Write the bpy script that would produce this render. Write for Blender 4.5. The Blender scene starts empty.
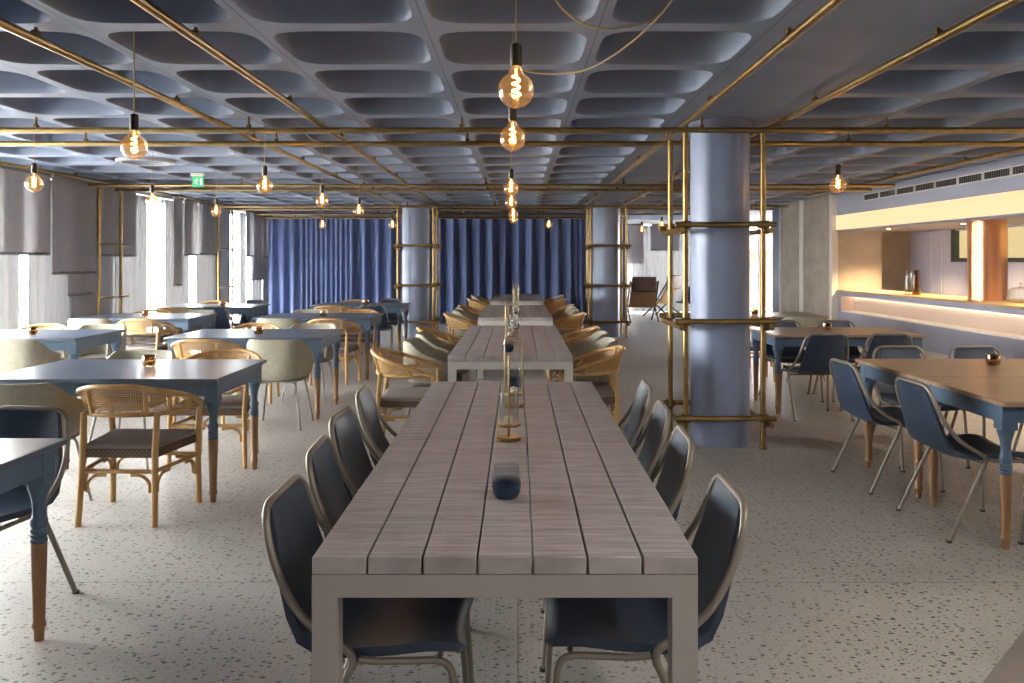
import bpy, bmesh, math, random
from mathutils import Vector, Matrix
random.seed(7)
S = bpy.context.scene
C = S.collection
PI = math.pi
CAMH = 1.45
CEIL = 2.54
XL = -5.9        # window wall
XR = 5.27        # bar front plane

# ------------------------------------------------------------------ materials
def mat(name, col, rough=0.5, metal=0.0, **kw):
    m = bpy.data.materials.new(name); m.use_nodes = True
    b = m.node_tree.nodes['Principled BSDF']
    b.inputs['Base Color'].default_value = (*col, 1)
    b.inputs['Roughness'].default_value = rough
    b.inputs['Metallic'].default_value = metal
    for k, v in kw.items():
        b.inputs[k.replace('_', ' ')].default_value = v
    return m
def nodes(m):
    return m.node_tree.nodes, m.node_tree.links, m.node_tree.nodes['Principled BSDF']
def ramp(ns, stops):
    r = ns.new('ShaderNodeValToRGB')
    e = r.color_ramp.elements
    while len(e) < len(stops): e.new(0.5)
    for x, (p, c) in zip(e, stops):
        x.position = p; x.color = (*c, 1) if len(c) == 3 else c
    return r
def coords(ns, ls, scale=(1, 1, 1), kind='Object'):
    t = ns.new('ShaderNodeTexCoord'); mp = ns.new('ShaderNodeMapping')
    mp.inputs['Scale'].default_value = scale
    ls.new(t.outputs[kind], mp.inputs['Vector'])
    return mp.outputs['Vector']
def noisy(m, c1, c2, scale=(4, 4, 4), detail=5, bump=0.0, lo=0.3, hi=0.7):
    ns, ls, b = nodes(m)
    v = coords(ns, ls, scale)
    n = ns.new('ShaderNodeTexNoise'); n.inputs['Scale'].default_value = 1.0; n.inputs['Detail'].default_value = detail
    ls.new(v, n.inputs['Vector'])
    r = ramp(ns, [(lo, c1), (hi, c2)])
    ls.new(n.outputs['Fac'], r.inputs['Fac']); ls.new(r.outputs['Color'], b.inputs['Base Color'])
    if bump:
        bp = ns.new('ShaderNodeBump'); bp.inputs['Strength'].default_value = bump; bp.inputs['Distance'].default_value = 0.01
        ls.new(n.outputs['Fac'], bp.inputs['Height']); ls.new(bp.outputs['Normal'], b.inputs['Normal'])
    return m
def emis(name, col, strength):
    m = bpy.data.materials.new(name); m.use_nodes = True
    b = m.node_tree.nodes['Principled BSDF']
    b.inputs['Base Color'].default_value = (*col, 1)
    b.inputs['Emission Color'].default_value = (*col, 1)
    b.inputs['Emission Strength'].default_value = strength
    return m
def clear(name, tint, gloss=0.12, rough=0.02):
    m = bpy.data.materials.new(name); m.use_nodes = True
    ns, ls = m.node_tree.nodes, m.node_tree.links
    ns.remove(ns['Principled BSDF'])
    t = ns.new('ShaderNodeBsdfTransparent'); t.inputs['Color'].default_value = (*tint, 1)
    g = ns.new('ShaderNodeBsdfGlossy'); g.inputs['Roughness'].default_value = rough
    lw = ns.new('ShaderNodeLayerWeight'); lw.inputs['Blend'].default_value = gloss
    mx = ns.new('ShaderNodeMixShader')
    ls.new(lw.outputs['Facing'], mx.inputs['Fac']); ls.new(t.outputs[0], mx.inputs[1]); ls.new(g.outputs[0], mx.inputs[2])
    ls.new(mx.outputs[0], ns['Material Output'].inputs['Surface'])
    return m
def cloth(name, col, through, open_=0.1, scale=60, tcol=None):
    """thin woven cloth: part diffuse, part translucent, part open weave"""
    m = bpy.data.materials.new(name); m.use_nodes = True
    ns, ls = m.node_tree.nodes, m.node_tree.links
    ns.remove(ns['Principled BSDF'])
    d = ns.new('ShaderNodeBsdfDiffuse'); t = ns.new('ShaderNodeBsdfTranslucent'); o = ns.new('ShaderNodeBsdfTransparent')
    v = coords(ns, ls, (scale, scale, scale * 0.15))
    n = ns.new('ShaderNodeTexNoise'); n.inputs['Scale'].default_value = 1; n.inputs['Detail'].default_value = 3
    ls.new(v, n.inputs['Vector'])
    r = ramp(ns, [(0.3, tuple(c * 0.86 for c in col)), (0.7, col)])
    ls.new(n.outputs['Fac'], r.inputs['Fac']); ls.new(r.outputs['Color'], d.inputs['Color'])
    t.inputs['Color'].default_value = (*(tcol or col), 1)
    a = ns.new('ShaderNodeMixShader'); a.inputs['Fac'].default_value = through
    ls.new(d.outputs[0], a.inputs[1]); ls.new(t.outputs[0], a.inputs[2])
    b = ns.new('ShaderNodeMixShader'); b.inputs['Fac'].default_value = open_
    ls.new(a.outputs[0], b.inputs[1]); ls.new(o.outputs[0], b.inputs[2])
    ls.new(b.outputs[0], ns['Material Output'].inputs['Surface'])
    return m

def terrazzo():
    m = mat('terrazzo', (0.5, 0.49, 0.47), 0.42)
    ns, ls, b = nodes(m)
    base = None
    v = coords(ns, ls, (1, 1, 1))
    big = ns.new('ShaderNodeTexNoise'); big.inputs['Scale'].default_value = 0.7; big.inputs['Detail'].default_value = 3
    ls.new(v, big.inputs['Vector'])
    r0 = ramp(ns, [(0.3, (0.42, 0.405, 0.38)), (0.7, (0.49, 0.475, 0.45))])
    ls.new(big.outputs['Fac'], r0.inputs['Fac'])
    col = r0.outputs['Color']
    for sc, th, chipcol, keep, wx in ((30, 0.2, (0.12, 0.115, 0.11), 0.42, 0.75), (52, 0.2, (0.2, 0.18, 0.16), 0.42, 0.8), (22, 0.15, (0.085, 0.085, 0.09), 0.26, 0.6), (90, 0.22, (0.33, 0.31, 0.29), 0.5, 0.9)):
        vv = coords(ns, ls, (sc * wx, sc, 1))
        w = ns.new('ShaderNodeTexVoronoi'); w.voronoi_dimensions = '2D'; w.inputs['Scale'].default_value = 1.0
        ls.new(vv, w.inputs['Vector'])
        nz = ns.new('ShaderNodeTexNoise'); nz.inputs['Scale'].default_value = 2.2
        ls.new(vv, nz.inputs['Vector'])
        ad = ns.new('ShaderNodeMath'); ad.operation = 'MULTIPLY_ADD'; ad.inputs[1].default_value = 0.4; 
        ls.new(nz.outputs['Fac'], ad.inputs[0]); ls.new(w.outputs['Distance'], ad.inputs[2])
        lt = ns.new('ShaderNodeMath'); lt.operation = 'LESS_THAN'; lt.inputs[1].default_value = th + 0.17
        ls.new(ad.outputs[0], lt.inputs[0])
        sp = ns.new('ShaderNodeSeparateColor'); ls.new(w.outputs['Color'], sp.inputs[0])
        kp = ns.new('ShaderNodeMath'); kp.operation = 'LESS_THAN'; kp.inputs[1].default_value = keep
        ls.new(sp.outputs[0], kp.inputs[0])
        mu = ns.new('ShaderNodeMath'); mu.operation = 'MULTIPLY'
        ls.new(lt.outputs[0], mu.inputs[0]); ls.new(kp.outputs[0], mu.inputs[1])
        mx = ns.new('ShaderNodeMix'); mx.data_type = 'RGBA'
        ls.new(mu.outputs[0], mx.inputs['Factor']); ls.new(col, mx.inputs['A']); mx.inputs['B'].default_value = (*chipcol, 1)
        col = mx.outputs['Result']
    # cast joints
    br = ns.new('ShaderNodeTexBrick'); br.offset = 0.0; br.inputs['Scale'].default_value = 1.0
    br.inputs['Color1'].default_value = (1, 1, 1, 1); br.inputs['Color2'].default_value = (1, 1, 1, 1); br.inputs['Mortar'].default_value = (0.62, 0.61, 0.6, 1)
    br.inputs['Brick Width'].default_value = 2.4; br.inputs['Row Height'].default_value = 1.2; br.inputs['Mortar Size'].default_value = 0.004
    ls.new(v, br.inputs['Vector'])
    mm = ns.new('ShaderNodeMix'); mm.data_type = 'RGBA'; mm.blend_type = 'MULTIPLY'; mm.inputs['Factor'].default_value = 1
    ls.new(col, mm.inputs['A']); ls.new(br.outputs['Color'], mm.inputs['B'])
    ls.new(mm.outputs['Result'], b.inputs['Base Color'])
    return m

def plank_mat():
    m = mat('grey_washed_wood', (0.2, 0.18, 0.17), 0.55)
    ns, ls, b = nodes(m)
    v = coords(ns, ls, (6, 90, 6))
    n = ns.new('ShaderNodeTexNoise'); n.inputs['Scale'].default_value = 1; n.inputs['Detail'].default_value = 6
    ls.new(v, n.inputs['Vector'])
    v2 = coords(ns, ls, (9, 0.7, 9))
    n2 = ns.new('ShaderNodeTexNoise'); n2.inputs['Scale'].default_value = 1; n2.inputs['Detail'].default_value = 5
    ls.new(v2, n2.inputs['Vector'])
    r = ramp(ns, [(0.25, (0.21, 0.198, 0.2)), (0.75, (0.45, 0.432, 0.437))])
    ls.new(n.outputs['Fac'], r.inputs['Fac'])
    r2 = ramp(ns, [(0.3, (0.9, 0.83, 0.83)), (0.7, (1.1, 1.07, 1.08))])
    ls.new(n2.outputs['Fac'], r2.inputs['Fac'])
    mm = ns.new('ShaderNodeMix'); mm.data_type = 'RGBA'; mm.blend_type = 'MULTIPLY'; mm.inputs['Factor'].default_value = 1
    ls.new(r.outputs['Color'], mm.inputs['A']); ls.new(r2.outputs['Color'], mm.inputs['B'])
    ls.new(mm.outputs['Result'], b.inputs['Base Color'])
    bp = ns.new('ShaderNodeBump'); bp.inputs['Strength'].default_value = 0.35; bp.inputs['Distance'].default_value = 0.004
    ls.new(n.outputs['Fac'], bp.inputs['Height']); ls.new(bp.outputs['Normal'], b.inputs['Normal'])
    return m

def cane_mat():
    m = mat('woven_cane', (0.5, 0.3, 0.11), 0.55)
    ns, ls, b = nodes(m)
    v = coords(ns, ls, (1, 1, 1), 'UV')
    sx = ns.new('ShaderNodeSeparateXYZ'); ls.new(v, sx.inputs[0])
    holes = []
    for ax in ('X', 'Y'):
        fr = ns.new('ShaderNodeMath'); fr.operation = 'FRACT'; ls.new(sx.outputs[ax], fr.inputs[0])
        sb = ns.new('ShaderNodeMath'); sb.operation = 'SUBTRACT'; sb.inputs[1].default_value = 0.5; ls.new(fr.outputs[0], sb.inputs[0])
        ab = ns.new('ShaderNodeMath'); ab.operation = 'ABSOLUTE'; ls.new(sb.outputs[0], ab.inputs[0])
        lt = ns.new('ShaderNodeMath'); lt.operation = 'LESS_THAN'; lt.inputs[1].default_value = 0.29; ls.new(ab.outputs[0], lt.inputs[0])
        holes.append(lt)
    mu = ns.new('ShaderNodeMath'); mu.operation = 'MULTIPLY'
    ls.new(holes[0].outputs[0], mu.inputs[0]); ls.new(holes[1].outputs[0], mu.inputs[1])
    iv = ns.new('ShaderNodeMath'); iv.operation = 'SUBTRACT'; iv.inputs[0].default_value = 1.0; ls.new(mu.outputs[0], iv.inputs[1])
    ls.new(iv.outputs[0], b.inputs['Alpha'])
    return m

def braid_mat():
    m = mat('braided_leather', (0.12, 0.07, 0.045), 0.5)
    ns, ls, b = nodes(m)
    v = coords(ns, ls, (75, 75, 75))
    w = ns.new('ShaderNodeTexChecker'); w.inputs['Scale'].default_value = 1.0
    w.inputs['Color1'].default_value = (0.15, 0.09, 0.055, 1); w.inputs['Color2'].default_value = (0.07, 0.045, 0.03, 1)
    ls.new(v, w.inputs['Vector']); ls.new(w.outputs['Color'], b.inputs['Base Color'])
    return m

def concrete_mat(name, c1, c2):
    m = mat(name, c1, 0.75)
    ns, ls, b = nodes(m)
    v = coords(ns, ls, (1.2, 1.2, 1.6))
    n = ns.new('ShaderNodeTexNoise'); n.inputs['Scale'].default_value = 1.6; n.inputs['Detail'].default_value = 8; n.inputs['Roughness'].default_value = 0.65
    ls.new(v, n.inputs['Vector'])
    r = ramp(ns, [(0.3, c1), (0.7, c2)]); ls.new(n.outputs['Fac'], r.inputs['Fac'])
    ls.new(r.outputs['Color'], b.inputs['Base Color'])
    bp = ns.new('ShaderNodeBump'); bp.inputs['Strength'].default_value = 0.15; ls.new(n.outputs['Fac'], bp.inputs['Height']); ls.new(bp.outputs['Normal'], b.inputs['Normal'])
    return m

def tumbler_mat():
    m = bpy.data.materials.new('smoky_blue_glass'); m.use_nodes = True
    ns, ls = m.node_tree.nodes, m.node_tree.links
    b = ns['Principled BSDF']; b.inputs['Base Color'].default_value = (0.02, 0.045, 0.10, 1); b.inputs['Roughness'].default_value = 0.06
    t = ns.new('ShaderNodeBsdfTransparent'); t.inputs['Color'].default_value = (0.9, 0.93, 0.95, 1)
    g = ns.new('ShaderNodeBsdfGlossy'); g.inputs['Roughness'].default_value = 0.03
    lw = ns.new('ShaderNodeLayerWeight'); lw.inputs['Blend'].default_value = 0.05
    cg = ns.new('ShaderNodeMixShader'); ls.new(lw.outputs['Facing'], cg.inputs['Fac']); ls.new(t.outputs[0], cg.inputs[1]); ls.new(g.outputs[0], cg.inputs[2])
    v = coords(ns, ls, (1, 1, 1)); sx = ns.new('ShaderNodeSeparateXYZ'); ls.new(v, sx.inputs[0])
    mr = ns.new('ShaderNodeMapRange'); mr.inputs['From Min'].default_value = 0.03; mr.inputs['From Max'].default_value = 0.058
    mr.inputs['To Min'].default_value = 0.06; mr.inputs['To Max'].default_value = 1.0
    ls.new(sx.outputs['Z'], mr.inputs['Value'])
    mx = ns.new('ShaderNodeMixShader'); ls.new(mr.outputs[0], mx.inputs['Fac']); ls.new(b.outputs[0], mx.inputs[1]); ls.new(cg.outputs[0], mx.inputs[2])
    ls.new(mx.outputs[0], ns['Material Output'].inputs['Surface'])
    return m

M = {}
M['floor'] = terrazzo()
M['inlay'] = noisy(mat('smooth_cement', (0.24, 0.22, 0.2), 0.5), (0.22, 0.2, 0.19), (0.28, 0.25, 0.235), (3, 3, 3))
M['ceil'] = noisy(mat('painted_coffer', (0.22, 0.26, 0.34), 0.6), (0.165, 0.20, 0.27), (0.205, 0.245, 0.325), (2.3, 2.3, 2.3), 6, 0.08)
def seam():
    ns, ls, b = nodes(M['ceil'])
    src = b.inputs['Base Color'].links[0].from_socket
    t = ns.new('ShaderNodeTexCoord'); sx = ns.new('ShaderNodeSeparateXYZ'); ls.new(t.outputs['Object'], sx.inputs[0])
    ad = ns.new('ShaderNodeMath'); ad.operation = 'ADD'; ad.inputs[1].default_value = 8.1 - 0.379; ls.new(sx.outputs['X'], ad.inputs[0])
    md = ns.new('ShaderNodeMath'); md.operation = 'PINGPONG'; md.inputs[1].default_value = 0.405; ls.new(ad.outputs[0], md.inputs[0])
    lt = ns.new('ShaderNodeMath'); lt.operation = 'LESS_THAN'; lt.inputs[1].default_value = 0.0035; ls.new(md.outputs[0], lt.inputs[0])
    mx = ns.new('ShaderNodeMix'); mx.data_type = 'RGBA'; ls.new(lt.outputs[0], mx.inputs['Factor']); ls.new(src, mx.inputs['A']); mx.inputs['B'].default_value = (0.09, 0.1, 0.12, 1)
    ls.new(mx.outputs['Result'], b.inputs['Base Color'])
seam()
M['brass'] = noisy(mat('aged_brass', (0.42, 0.27, 0.09), 0.34, 0.9), (0.25, 0.165, 0.06), (0.37, 0.26, 0.105), (9, 9, 9))
M['brass_dark'] = mat('dark_brass', (0.16, 0.105, 0.045), 0.45, 0.8)
M['column'] = noisy(mat('lavender_blue_paint', (0.34, 0.42, 0.62), 0.38), (0.25, 0.31, 0.445), (0.28, 0.345, 0.485), (1.5, 1.5, 1.5))
M['copper'] = mat('copper_sheet', (0.85, 0.42, 0.22), 0.28, 1.0)
M['plank'] = plank_mat()
M['steel'] = noisy(mat('taupe_steel', (0.30, 0.275, 0.26), 0.45), (0.32, 0.3, 0.28), (0.36, 0.335, 0.315), (3, 3, 3))
M['palesteel'] = noisy(mat('steel_paler_tone', (0.5, 0.49, 0.45), 0.45), (0.48, 0.47, 0.43), (0.54, 0.53, 0.49), (3, 3, 3))  # paler tone of the frame colour, from the second plank table on
M['leather'] = noisy(mat('navy_leather', (0.03, 0.05, 0.085), 0.36), (0.019, 0.034, 0.06), (0.031, 0.05, 0.082), (14, 14, 14), 4, 0.05)
M['tube'] = mat('champagne_tube', (0.25, 0.225, 0.19), 0.46, 0.5)
M['rattan'] = noisy(mat('rattan_pole', (0.55, 0.33, 0.12), 0.4), (0.44, 0.255, 0.09), (0.57, 0.36, 0.15), (12, 12, 5))
M['cane'] = cane_mat()
M['braid'] = braid_mat()
M['pad'] = noisy(mat('taupe_pad', (0.25, 0.22, 0.2), 0.85), (0.21, 0.185, 0.17), (0.27, 0.245, 0.225), (60, 60, 60))
M['shell'] = noisy(mat('greige_upholstery', (0.4, 0.36, 0.28), 0.75), (0.30, 0.285, 0.22), (0.36, 0.34, 0.265), (30, 30, 30))
M['shellpad'] = noisy(mat('brown_grey_seat', (0.17, 0.145, 0.125), 0.8), (0.15, 0.13, 0.115), (0.2, 0.17, 0.15), (30, 30, 30))
M['wire'] = mat('thin_grey_steel', (0.3, 0.28, 0.25), 0.4, 0.7)
M['bluetop'] = noisy(mat('blue_laminate_top', (0.13, 0.165, 0.235), 0.3), (0.07, 0.098, 0.145), (0.09, 0.12, 0.172), (3, 3, 3))
M['blue'] = noisy(mat('blue_lacquer', (0.13, 0.22, 0.34), 0.38), (0.076, 0.127, 0.195), (0.098, 0.155, 0.232), (4, 4, 4))
M['oak'] = noisy(mat('brown_oak_leg', (0.3, 0.16, 0.075), 0.5), (0.22, 0.115, 0.05), (0.36, 0.2, 0.095), (30, 30, 3))
M['reflectiontop'] = noisy(mat('laminate_painted_reflection', (0.3, 0.2, 0.12), 0.3), (0.31, 0.21, 0.13), (0.40, 0.28, 0.175), (1.5, 30, 10))  # warm reflection from the bar, painted into the colour of a greyish laminate top
M['velvet'] = noisy(mat('navy_velvet', (0.09, 0.14, 0.32), 0.8, 0, Sheen_Weight=0.5, Sheen_Roughness=0.4), (0.085, 0.12, 0.25), (0.12, 0.16, 0.31), (6, 6, 1))
M['velvet'].node_tree.nodes['Principled BSDF'].inputs['Sheen Tint'].default_value = (0.55, 0.65, 0.95, 1)
M['sheer'] = cloth('sheer_voile', (0.75, 0.74, 0.73), 0.6, 0.003, 40, (0.024, 0.024, 0.0246))
M['blind'] = cloth('grey_blind_cloth', (0.66, 0.645, 0.645), 0.42, 0.003, 90, (0.36, 0.353, 0.357))
M['hem'] = mat('blind_hem', (0.2, 0.195, 0.2), 0.7)
M['pier'] = concrete_mat('grey_plaster_pier', (0.36, 0.36, 0.37), (0.44, 0.44, 0.45))
M['conc'] = concrete_mat('bare_concrete', (0.33, 0.29, 0.24), (0.47, 0.42, 0.36))
M['white'] = mat('off_white_paint', (0.78, 0.76, 0.72), 0.6)
M['mauve'] = noisy(mat('mauve_blue_paint', (0.30, 0.31, 0.43), 0.55), (0.33, 0.335, 0.44), (0.37, 0.375, 0.48), (2, 2, 2))
M['fascia'] = noisy(mat('pale_blue_bulkhead', (0.4, 0.43, 0.54), 0.55), (0.42, 0.45, 0.56), (0.47, 0.50, 0.61), (2, 2, 2))
M['niche'] = mat('niche_lining', (0.62, 0.5, 0.42), 0.5)
M['counter'] = noisy(mat('pale_oak_counter', (0.5, 0.36, 0.2), 0.3), (0.44, 0.31, 0.17), (0.55, 0.41, 0.24), (20, 1.5, 10))
M['frame'] = mat('window_frame', (0.5, 0.5, 0.52), 0.5)
M['dkframe'] = mat('dark_green_frame', (0.035, 0.045, 0.04), 0.45)
M['glass'] = clear('clear_pane', (0.97, 0.98, 0.98), 0.06)
M['bulb'] = clear('amber_bulb_glass', (0.96, 0.80, 0.58), 0.22)
def glow_glass():
    ns, ls = M['bulb'].node_tree.nodes, M['bulb'].node_tree.links
    out = ns['Material Output']; src = out.inputs['Surface'].links[0].from_socket
    e = ns.new('ShaderNodeEmission'); e.inputs['Color'].default_value = (1.0, 0.48, 0.16, 1); e.inputs['Strength'].default_value = 0.09
    a = ns.new('ShaderNodeAddShader'); ls.new(src, a.inputs[0]); ls.new(e.outputs[0], a.inputs[1]); ls.new(a.outputs[0], out.inputs['Surface'])
glow_glass()
M['clearglass'] = clear('clear_glass', (0.95, 0.96, 0.96), 0.28)
M['amberglass'] = clear('brown_glass', (0.72, 0.58, 0.42), 0.3)
M['tumbler'] = tumbler_mat()
M['filament'] = emis('glowing_filament', (1.0, 0.5, 0.14), 24)
M['socket'] = mat('bronze_socket', (0.035, 0.026, 0.02), 0.4, 0.5)
M['goldcord'] = mat('gold_cord', (0.42, 0.33, 0.17), 0.6)
M['black'] = mat('black_paint', (0.02, 0.02, 0.022), 0.5)
M['cream'] = mat('cream_candle', (0.75, 0.68, 0.52), 0.6)
M['canopylight'] = emis('canopy_lightbox', (1.0, 0.62, 0.33), 0.82); M['canopylight'].node_tree.nodes['Principled BSDF'].inputs['Base Color'].default_value = (0.12, 0.09, 0.06, 1)
M['led'] = emis('led_strip', (1.0, 0.74, 0.48), 9)
M['pass'] = emis('lit_pass_glow', (1.0, 0.80, 0.40), 0.45); M['pass'].node_tree.nodes['Principled BSDF'].inputs['Base Color'].default_value = (0.1, 0.08, 0.05, 1)
M['signgreen'] = emis('exit_green', (0.03, 0.3, 0.12), 0.4)
M['signwhite'] = emis('exit_white', (0.6, 0.8, 0.65), 0.4)
M['brownhide'] = noisy(mat('brown_hide', (0.1, 0.05, 0.03), 0.7), (0.08, 0.04, 0.025), (0.14, 0.075, 0.045), (8, 8, 8))
M['weave'] = noisy(mat('tan_weave', (0.34, 0.18, 0.07), 0.6), (0.27, 0.14, 0.055), (0.42, 0.23, 0.095), (60, 60, 60))
M['ext'] = mat('pale_render', (0.75, 0.74, 0.72), 0.8)
M['awning'] = mat('maroon_canvas', (0.2, 0.05, 0.05), 0.8)
M['flowers'] = mat('dried_white_flower', (0.75, 0.7, 0.58), 0.8)

# ------------------------------------------------------------------ mesh helpers
def new(): return bmesh.new()
def box(bm, lo, hi, bev=0.0, seg=1):
    lo, hi = Vector(lo), Vector(hi)
    c = (lo + hi) / 2; d = hi - lo
    r = bmesh.ops.create_cube(bm, size=1.0, matrix=Matrix.Translation(c) @ Matrix.Diagonal((d.x, d.y, d.z, 1)))
    if bev > 0:
        es = list({e for v in r['verts'] for e in v.link_edges})
        bmesh.ops.bevel(bm, geom=es, offset=bev, segments=seg, affect='EDGES', profile=0.5)
def fillet(pts, rad, n=5):
    pts = [Vector(p) for p in pts]; out = [pts[0]]
    for i in range(1, len(pts) - 1):
        a, b, c = pts[i - 1], pts[i], pts[i + 1]
        r = rad[i] if isinstance(rad, dict) and i in rad else (rad if not isinstance(rad, dict) else 0.03)
        r = min(r, (a - b).length * 0.48, (c - b).length * 0.48)
        p, q = b + (a - b).normalized() * r, b + (c - b).normalized() * r
        for k in range(n + 1):
            t = k / n
            out.append(p * (1 - t) ** 2 + b * 2 * t * (1 - t) + q * t * t)
    out.append(pts[-1]); return out
def tube(bm, pts, r, seg=8, closed=False, caps=True):
    pts = [Vector(p) for p in pts]; n = len(pts)
    rs = r if isinstance(r, (list, tuple)) else [r] * n
    tang = []
    for i in range(n):
        a = pts[(i - 1) % n] if (closed or i > 0) else pts[i]
        b = pts[(i + 1) % n] if (closed or i < n - 1) else pts[i]
        tang.append((b - a).normalized())
    up = Vector((0, 0, 1)) if abs(tang[0].z) < 0.9 else Vector((0, 1, 0))
    u = tang[0].cross(up).normalized(); rings = []
    for i in range(n):
        u = (u - tang[i] * u.dot(tang[i]))
        u = u.normalized() if u.length > 1e-6 else tang[i].orthogonal().normalized()
        w = tang[i].cross(u)
        rings.append([bm.verts.new(pts[i] + (u * math.cos(2 * PI * k / seg) + w * math.sin(2 * PI * k / seg)) * rs[i]) for k in range(seg)])
    for i in range(n if closed else n - 1):
        a, b = rings[i], rings[(i + 1) % n]
        for k in range(seg):
            bm.faces.new((a[k], a[(k + 1) % seg], b[(k + 1) % seg], b[k]))
    if caps and not closed:
        bm.faces.new(rings[0][::-1]); bm.faces.new(rings[-1])
def lathe(bm, prof, c=(0, 0, 0), seg=16, cap0=True, cap1=True):
    c = Vector(c); rings = []
    for r, z in prof:
        rings.append([bm.verts.new(c + Vector((r * math.cos(2 * PI * k / seg), r * math.sin(2 * PI * k / seg), z))) for k in range(seg)])
    for a, b in zip(rings, rings[1:]):
        for k in range(seg):
            bm.faces.new((a[k], a[(k + 1) % seg], b[(k + 1) % seg], b[k]))
    if cap0: bm.faces.new(rings[0][::-1])
    if cap1: bm.faces.new(rings[-1])
def loft(bm, rows, close_u=False):
    """rows of points -> quads"""
    vs = [[bm.verts.new(p) for p in r] for r in rows]
    for a, b in zip(vs, vs[1:]):
        n = len(a)
        for k in range(n if close_u else n - 1):
            bm.faces.new((a[k], a[(k + 1) % n], b[(k + 1) % n], b[k]))
    return vs
def sheet(bm, rows, th):
    """solid sheet: rows of (point, normal)"""
    top = loft(bm, [[p + n * th / 2 for p, n in r] for r in rows])
    bot = loft(bm, [[p - n * th / 2 for p, n in r][::-1] for r in rows])
    R, K = len(rows), len(rows[0])
    b = lambda i, k: bot[i][K - 1 - k]
    for i in range(R - 1):
        bm.faces.new((top[i][0], top[i + 1][0], b(i + 1, 0), b(i, 0)))
        bm.faces.new((top[i + 1][K - 1], top[i][K - 1], b(i, K - 1), b(i + 1, K - 1)))
    for k in range(K - 1):
        bm.faces.new((top[0][k + 1], top[0][k], b(0, k), b(0, k + 1)))
        bm.faces.new((top[R - 1][k], top[R - 1][k + 1], b(R - 1, k + 1), b(R - 1, k)))
def obj(name, bm, m, parent=None, smooth=40, uv=False):
    me = bpy.data.meshes.new(name)
    bmesh.ops.recalc_face_normals(bm, faces=bm.faces[:])
    bm.to_mesh(me); bm.free()
    if smooth:
        me.shade_smooth(); me.set_sharp_from_angle(angle=math.radians(smooth))
    me.materials.append(M[m] if isinstance(m, str) else m)
    o = bpy.data.objects.new(name, me); C.objects.link(o)
    if parent: o.parent = parent
    return o
def tag(o, label, cat, group=None, kind=None):
    o['label'] = label
    if cat: o['category'] = cat
    if group: o['group'] = group
    if kind: o['kind'] = kind
    return o
def thing(name, label, cat, loc=(0, 0, 0), rz=0, group=None):
    o = bpy.data.objects.new(name, None); C.objects.link(o)
    o.empty_display_size = 0.1
    o.location = loc; o.rotation_euler = (0, 0, rz)
    return tag(o, label, cat, group)
def struct(name, bm, m, label, smooth=40):
    o = obj(name, bm, m, None, smooth); o['kind'] = 'structure'; o['label'] = label
    return o
def dup(root, loc, rz, label, group=None):
    r = root.copy(); C.objects.link(r); r.location = loc; r.rotation_euler = (0, 0, rz); r['label'] = label
    if group: r['group'] = group
    def kids(a, b):
        for ch in list(a.children):
            c = ch.copy(); C.objects.link(c); c.parent = b
            kids(ch, c)
    kids(root, r)
    return r
class Maker:
    """first call places the original, later calls place copies"""
    def __init__(self, fn): self.fn, self.first = fn, None
    def __call__(self, loc, rz, label, group=None):
        if self.first is None:
            self.first = o = self.fn(label); o.location = loc; o.rotation_euler = (0, 0, rz)
            if group: o['group'] = group
            return o
        return dup(self.first, loc, rz, label, group)

# ------------------------------------------------------------------ camera
cam = bpy.data.cameras.new('camera'); co = bpy.data.objects.new('camera', cam); C.objects.link(co)
co.location = (0, 0, CAMH); co.rotation_euler = (PI / 2, 0, 0)
cam.sensor_width = 36; cam.lens = 800 / 1024 * 36
cam.shift_x = -6 / 1024; cam.shift_y = -81.5 / 1024
cam.clip_start = 0.05; cam.clip_end = 200
S.camera = co

# ------------------------------------------------------------------ room shell
Y0, YB, YC = -3.6, 22.0, 18.6
bm = new(); box(bm, (-6.3, Y0 - 0.2, -0.2), (10.2, YB + 0.2, 0)); struct('floor', bm, 'floor', 'pale terrazzo floor with dark chips')
bm = new()
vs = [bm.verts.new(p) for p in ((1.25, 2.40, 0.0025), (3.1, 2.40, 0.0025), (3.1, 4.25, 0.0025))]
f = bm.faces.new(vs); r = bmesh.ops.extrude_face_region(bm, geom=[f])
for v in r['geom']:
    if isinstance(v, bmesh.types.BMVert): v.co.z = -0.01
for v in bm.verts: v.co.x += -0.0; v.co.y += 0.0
inlay = struct('floor_trim_1', bm, 'inlay', 'smooth cement inlay set diagonally in the terrazzo')

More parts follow.
